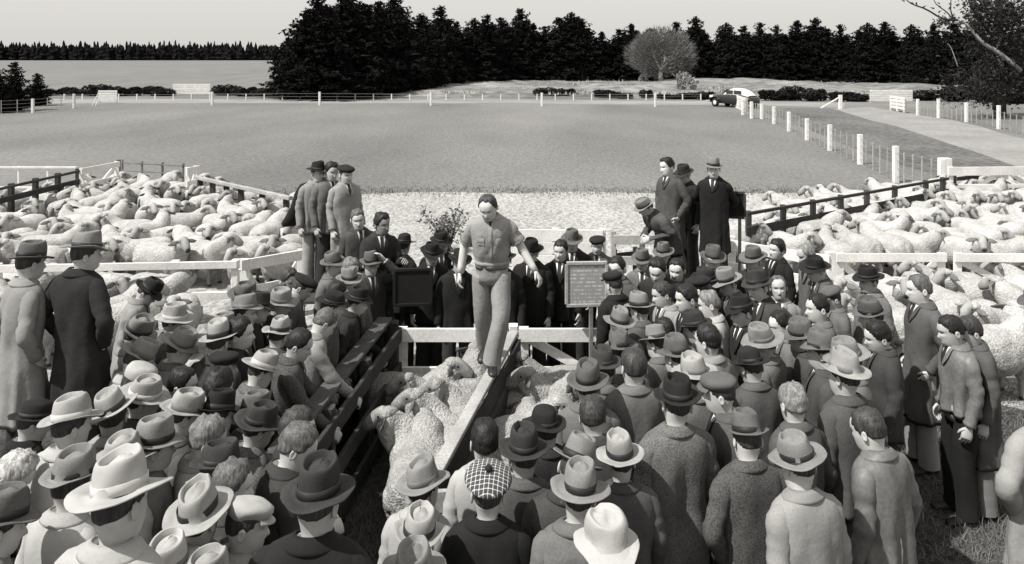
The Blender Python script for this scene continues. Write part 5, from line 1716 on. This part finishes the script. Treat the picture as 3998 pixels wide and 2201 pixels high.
p(2362, 2004, 'man in a crumpled white cloth hat at the bottom edge', yaw=-150, hp=2, hat='sun', felt='cloth_white', band=None, coat=CL, h=1.74)
p(2908, 1600, 'man in a creased grey hat and speckled tweed coat, right foreground', yaw=-165, hp=6, hat=F, felt=FM, band=BD, coat=TD, length='coat', w=1.08, arms='pocket', tilt=(2, 2))
p(2802, 1464, 'man in a small grey cap turned left, right of the white flaring hat', yaw=-100, hp=10, hat='cap', felt=FM, coat=CM)
p(3090, 1498, 'white-haired man in a grey jacket with a bare ear, right foreground', yaw=-155, hp=8, hair=HG, coat=CM)
p(3090, 1698, 'man in a tilted grey hat and light overcoat, right foreground', yaw=-160, hp=4, hat=Wd, felt=FL, band=BD, coat=CL, length='coat', tilt=(-4, 16))
p(3366, 1592, 'bareheaded man with receding hair in a light jacket, right foreground', yaw=-150, hp=10, hair=HD, hairline=.022, coat='leather', length='jacket', trousers='trouser_dark')
p(4062, 1505, 'man in a pale coat cut off by the right edge in front', yaw=-170, hp=6, hair=HB, coat=CL, length='coat', h=1.78, w=1.3, arms='pocket')
p(4040, 1120, 'man in a grey overcoat cut off by the right edge behind', yaw=-110, hp=6, hat=F, felt=FM, coat=CM, length='coat', h=1.76)
# bottom centre
p(1894, 1643, 'man with dark cropped hair and pale collar at the end of the plank', yaw=176, hp=6, hair=HK, coat=CW_)
p(2044, 1664, 'man in a dark hat with pale edge and grey overcoat, foreground centre', yaw=178, hp=4, hat=Wd, felt=FD, band=BD, coat=CM, w=1.05, tilt=(-5, 0))
p(1908, 1832, 'man in a plaid tam with black pompom and black jacket, foreground centre', yaw=176, hp=4, hat='tam', felt='plaid', coat=CB, w=1.05, tilt=(-14, 0))
p(1640, 1797, 'man in a light grey hat and cream jacket at the left pen opening', yaw=162, hp=6, hat=Wd, felt=FL, band=BM, coat=CW_, tilt=(-4, 8))
p(1644, 1988, 'man in a pale hat with dark crease and cream coat at the bottom', yaw=176, hp=4, hat=F, felt=FP, band=BD, coat=CW_, tilt=(-8, 0), w=1.1)
p(1612, 2140, 'man in a hat cut off by the bottom edge left of centre', yaw=170, hp=4, hat=Wd, felt=FL, band=BD, coat=CL, h=1.72)

# ------------------------------------------------------------------ give each one room: a taller man stands nearer along the same line of sight
def ground_spot(px, py, z):
    q = at(px, py, z)
    return q[0], q[1]
HTS, FREE, EXTRA = [], [], []
for px, py, label, k in QUEUE:
    g = np.random.RandomState(int(px * 7 + py * 13) % 99991)
    HTS.append(k.get('h') or 1.74 + g.uniform(-.035, .045))
    FREE.append('h' not in k and not k.get('base'))
    drop = (1 - math.cos(R(k.get('lean', 0)))) * .8
    EXTRA.append(k.get('base', 0) - drop + (.045 if k.get('hat') in ('fedora', 'wide', 'round', 'narrow', 'homburg', 'sun') else .0))
HTS = np.array(HTS)
for it in range(80):
    XY = np.array([ground_spot(q[0], q[1], h + e) for q, h, e in zip(QUEUE, HTS, EXTRA)])
    for i in range(len(QUEUE)):
        d = XY - XY[i]
        near = np.where((np.abs(d[:, 0]) < .40) & (np.hypot(d[:, 0], d[:, 1]) < .43))[0]
        for j in near:
            if j == i:
                continue
            up = 1 if (d[j, 1] > 0 or (d[j, 1] == 0 and i < j)) else -1
            if FREE[i]:
                HTS[i] = np.clip(HTS[i] + up * .006, 1.64, 1.86)
for (px, py, label, k), h in zip(QUEUE, HTS):
    k = dict(k)
    k['h'] = float(h)
    ROOTS.append(person(px, py, label, **k))
L_, S_, R_ = ([ROOTS[i] for i in q] for q in (L_, S_, R_))
BG, BH = ROOTS[BG], ROOTS[BH]
rows = []
for z, cx, cy, w0, d0 in ((1.45, -.02, .09, .05, .03), (1.42, -.05, .11, .11, .05), (1.30, -.09, .13, .14, .06), (1.12, -.13, .15, .15, .065), (.98, -.17, .17, .18, .07), (.90, -.20, .18, .20, .07), (.86, -.20, .18, .17, .05)):
    ring = elong(w0, d0, 20, 2.0) + .010 * vnoise(np.concatenate([elong(w0, d0, 20, 2.0), np.full((20, 1), z)], 1) * 14, 3)[:, None]
    rows.append(np.concatenate([ring + (cx, cy), np.full((20, 1), z)], 1))
part('draped_coat', MB().grid(np.array(rows), True, True, True), CB, S_[0])

# ------------------------------------------------------------------ what the raised men stand on
def platform(name, label, people, z, pad=(.45, .4)):
    xs = [o.location[0] for o in people]
    ys = [o.location[1] for o in people]
    x0, x1, y0, y1 = min(xs) - pad[0], max(xs) + pad[0], min(ys) - pad[1], max(ys) + pad[1]
    r = thing(name, label, 'platform', ((x0 + x1) / 2, (y0 + y1) / 2, 0))
    n = max(2, int((y1 - y0) / .19))
    dw = (y1 - y0) / n
    for i in range(n):
        y = y0 + dw * (i + .5)
        beam('plank', (x0, y, z - .022), (x1, y, z - .022), dw - .012, .04, 'wood_dark', r)
    for x in (x0 + .08, x1 - .08):
        beam('bearer', (x, y0, z - .09), (x, y1, z - .09), .08, .09, 'wood_dark', r)
        for y in (y0 + .1, y1 - .1):
            beam('leg', (x, y, -.02), (x, y, z - .136), .09, .09, 'wood_dark', r)
platform('step_platform', 'dark plank stand under the man in the light overcoat at the left edge', L_[:1], .72)
platform('step_platform', 'dark plank stand under the man in the dark overcoat', L_[1:], .80)
platform('step_platform', 'dark plank stand under the very wide white hat', [BG], .62)
platform('step_platform', 'dark plank stand under the large dark hat in the foreground', [BH], .42)
platform('catwalk', 'dark plank catwalk under the standing trio', S_[:3], .70)
platform('step_platform', 'dark plank step under the tousle-haired man', S_[3:4], .30, (.3, .3))
platform('step_platform', 'dark plank step under the man holding the dark board', S_[4:5], .38, (.3, .3))
platform('catwalk', 'dark plank catwalk under the tweed and black overcoats on the right', [R_[0], R_[2]], .68)
platform('step_platform', 'dark plank stand under the man hidden behind the tweed overcoat', R_[1:2], .56, (.3, .3))
platform('step_platform', 'dark plank stand under the hunched man', R_[3:], .62, (.35, .35))

# ------------------------------------------------------------------ boards
def sign(name, label, c, w, h, rz, face, frame, pole=None):
    r = thing(name, label, 'board', c, rz)
    part('panel', MB().box((0, 0, 0), (w, .02, h)), face, r, smooth=False)
    f = .035
    for A, B, ww, hh in (((-w / 2, -.006, h / 2), (w / 2, -.006, h / 2), .036, f), ((-w / 2, -.006, -h / 2), (w / 2, -.006, -h / 2), .036, f), ((-w / 2, -.006, -h / 2 + f / 2), (-w / 2, -.006, h / 2 - f / 2), f, .036), ((w / 2, -.006, -h / 2 + f / 2), (w / 2, -.006, h / 2 - f / 2), f, .036)):
        part('frame', beam_mesh(A, B, ww, hh), frame, r, smooth=False)
    if pole:
        part('pole', beam_mesh((.05, .0, -h / 2 - .02), (.05, 0, -pole), .045, .045), 'wood_grey', r, smooth=False)
    return r
c = at_y(2290, 1108, 8.40)
sign('chalk_board', 'pale-framed board of chalked lines held up behind the right pen gate', c, .44, .46, R(3), 'chalk', 'paint_worn', c[2])
o = S_[4]
c = at_y(1612, 1120, o.location[1] - .46)
sign('dark_board', 'dark board held upright by the black-haired man left of the walking man', c, .42, .40, R(6), 'slate', 'cloth_black')
o = R_[2]
c = at_y(2874, 800, o.location[1] + .05)
sign('dark_board', 'dark square board behind the black overcoat on the right', c, .24, .36, R(-12), 'cloth_black', 'wood_dark', c[2] - .68)
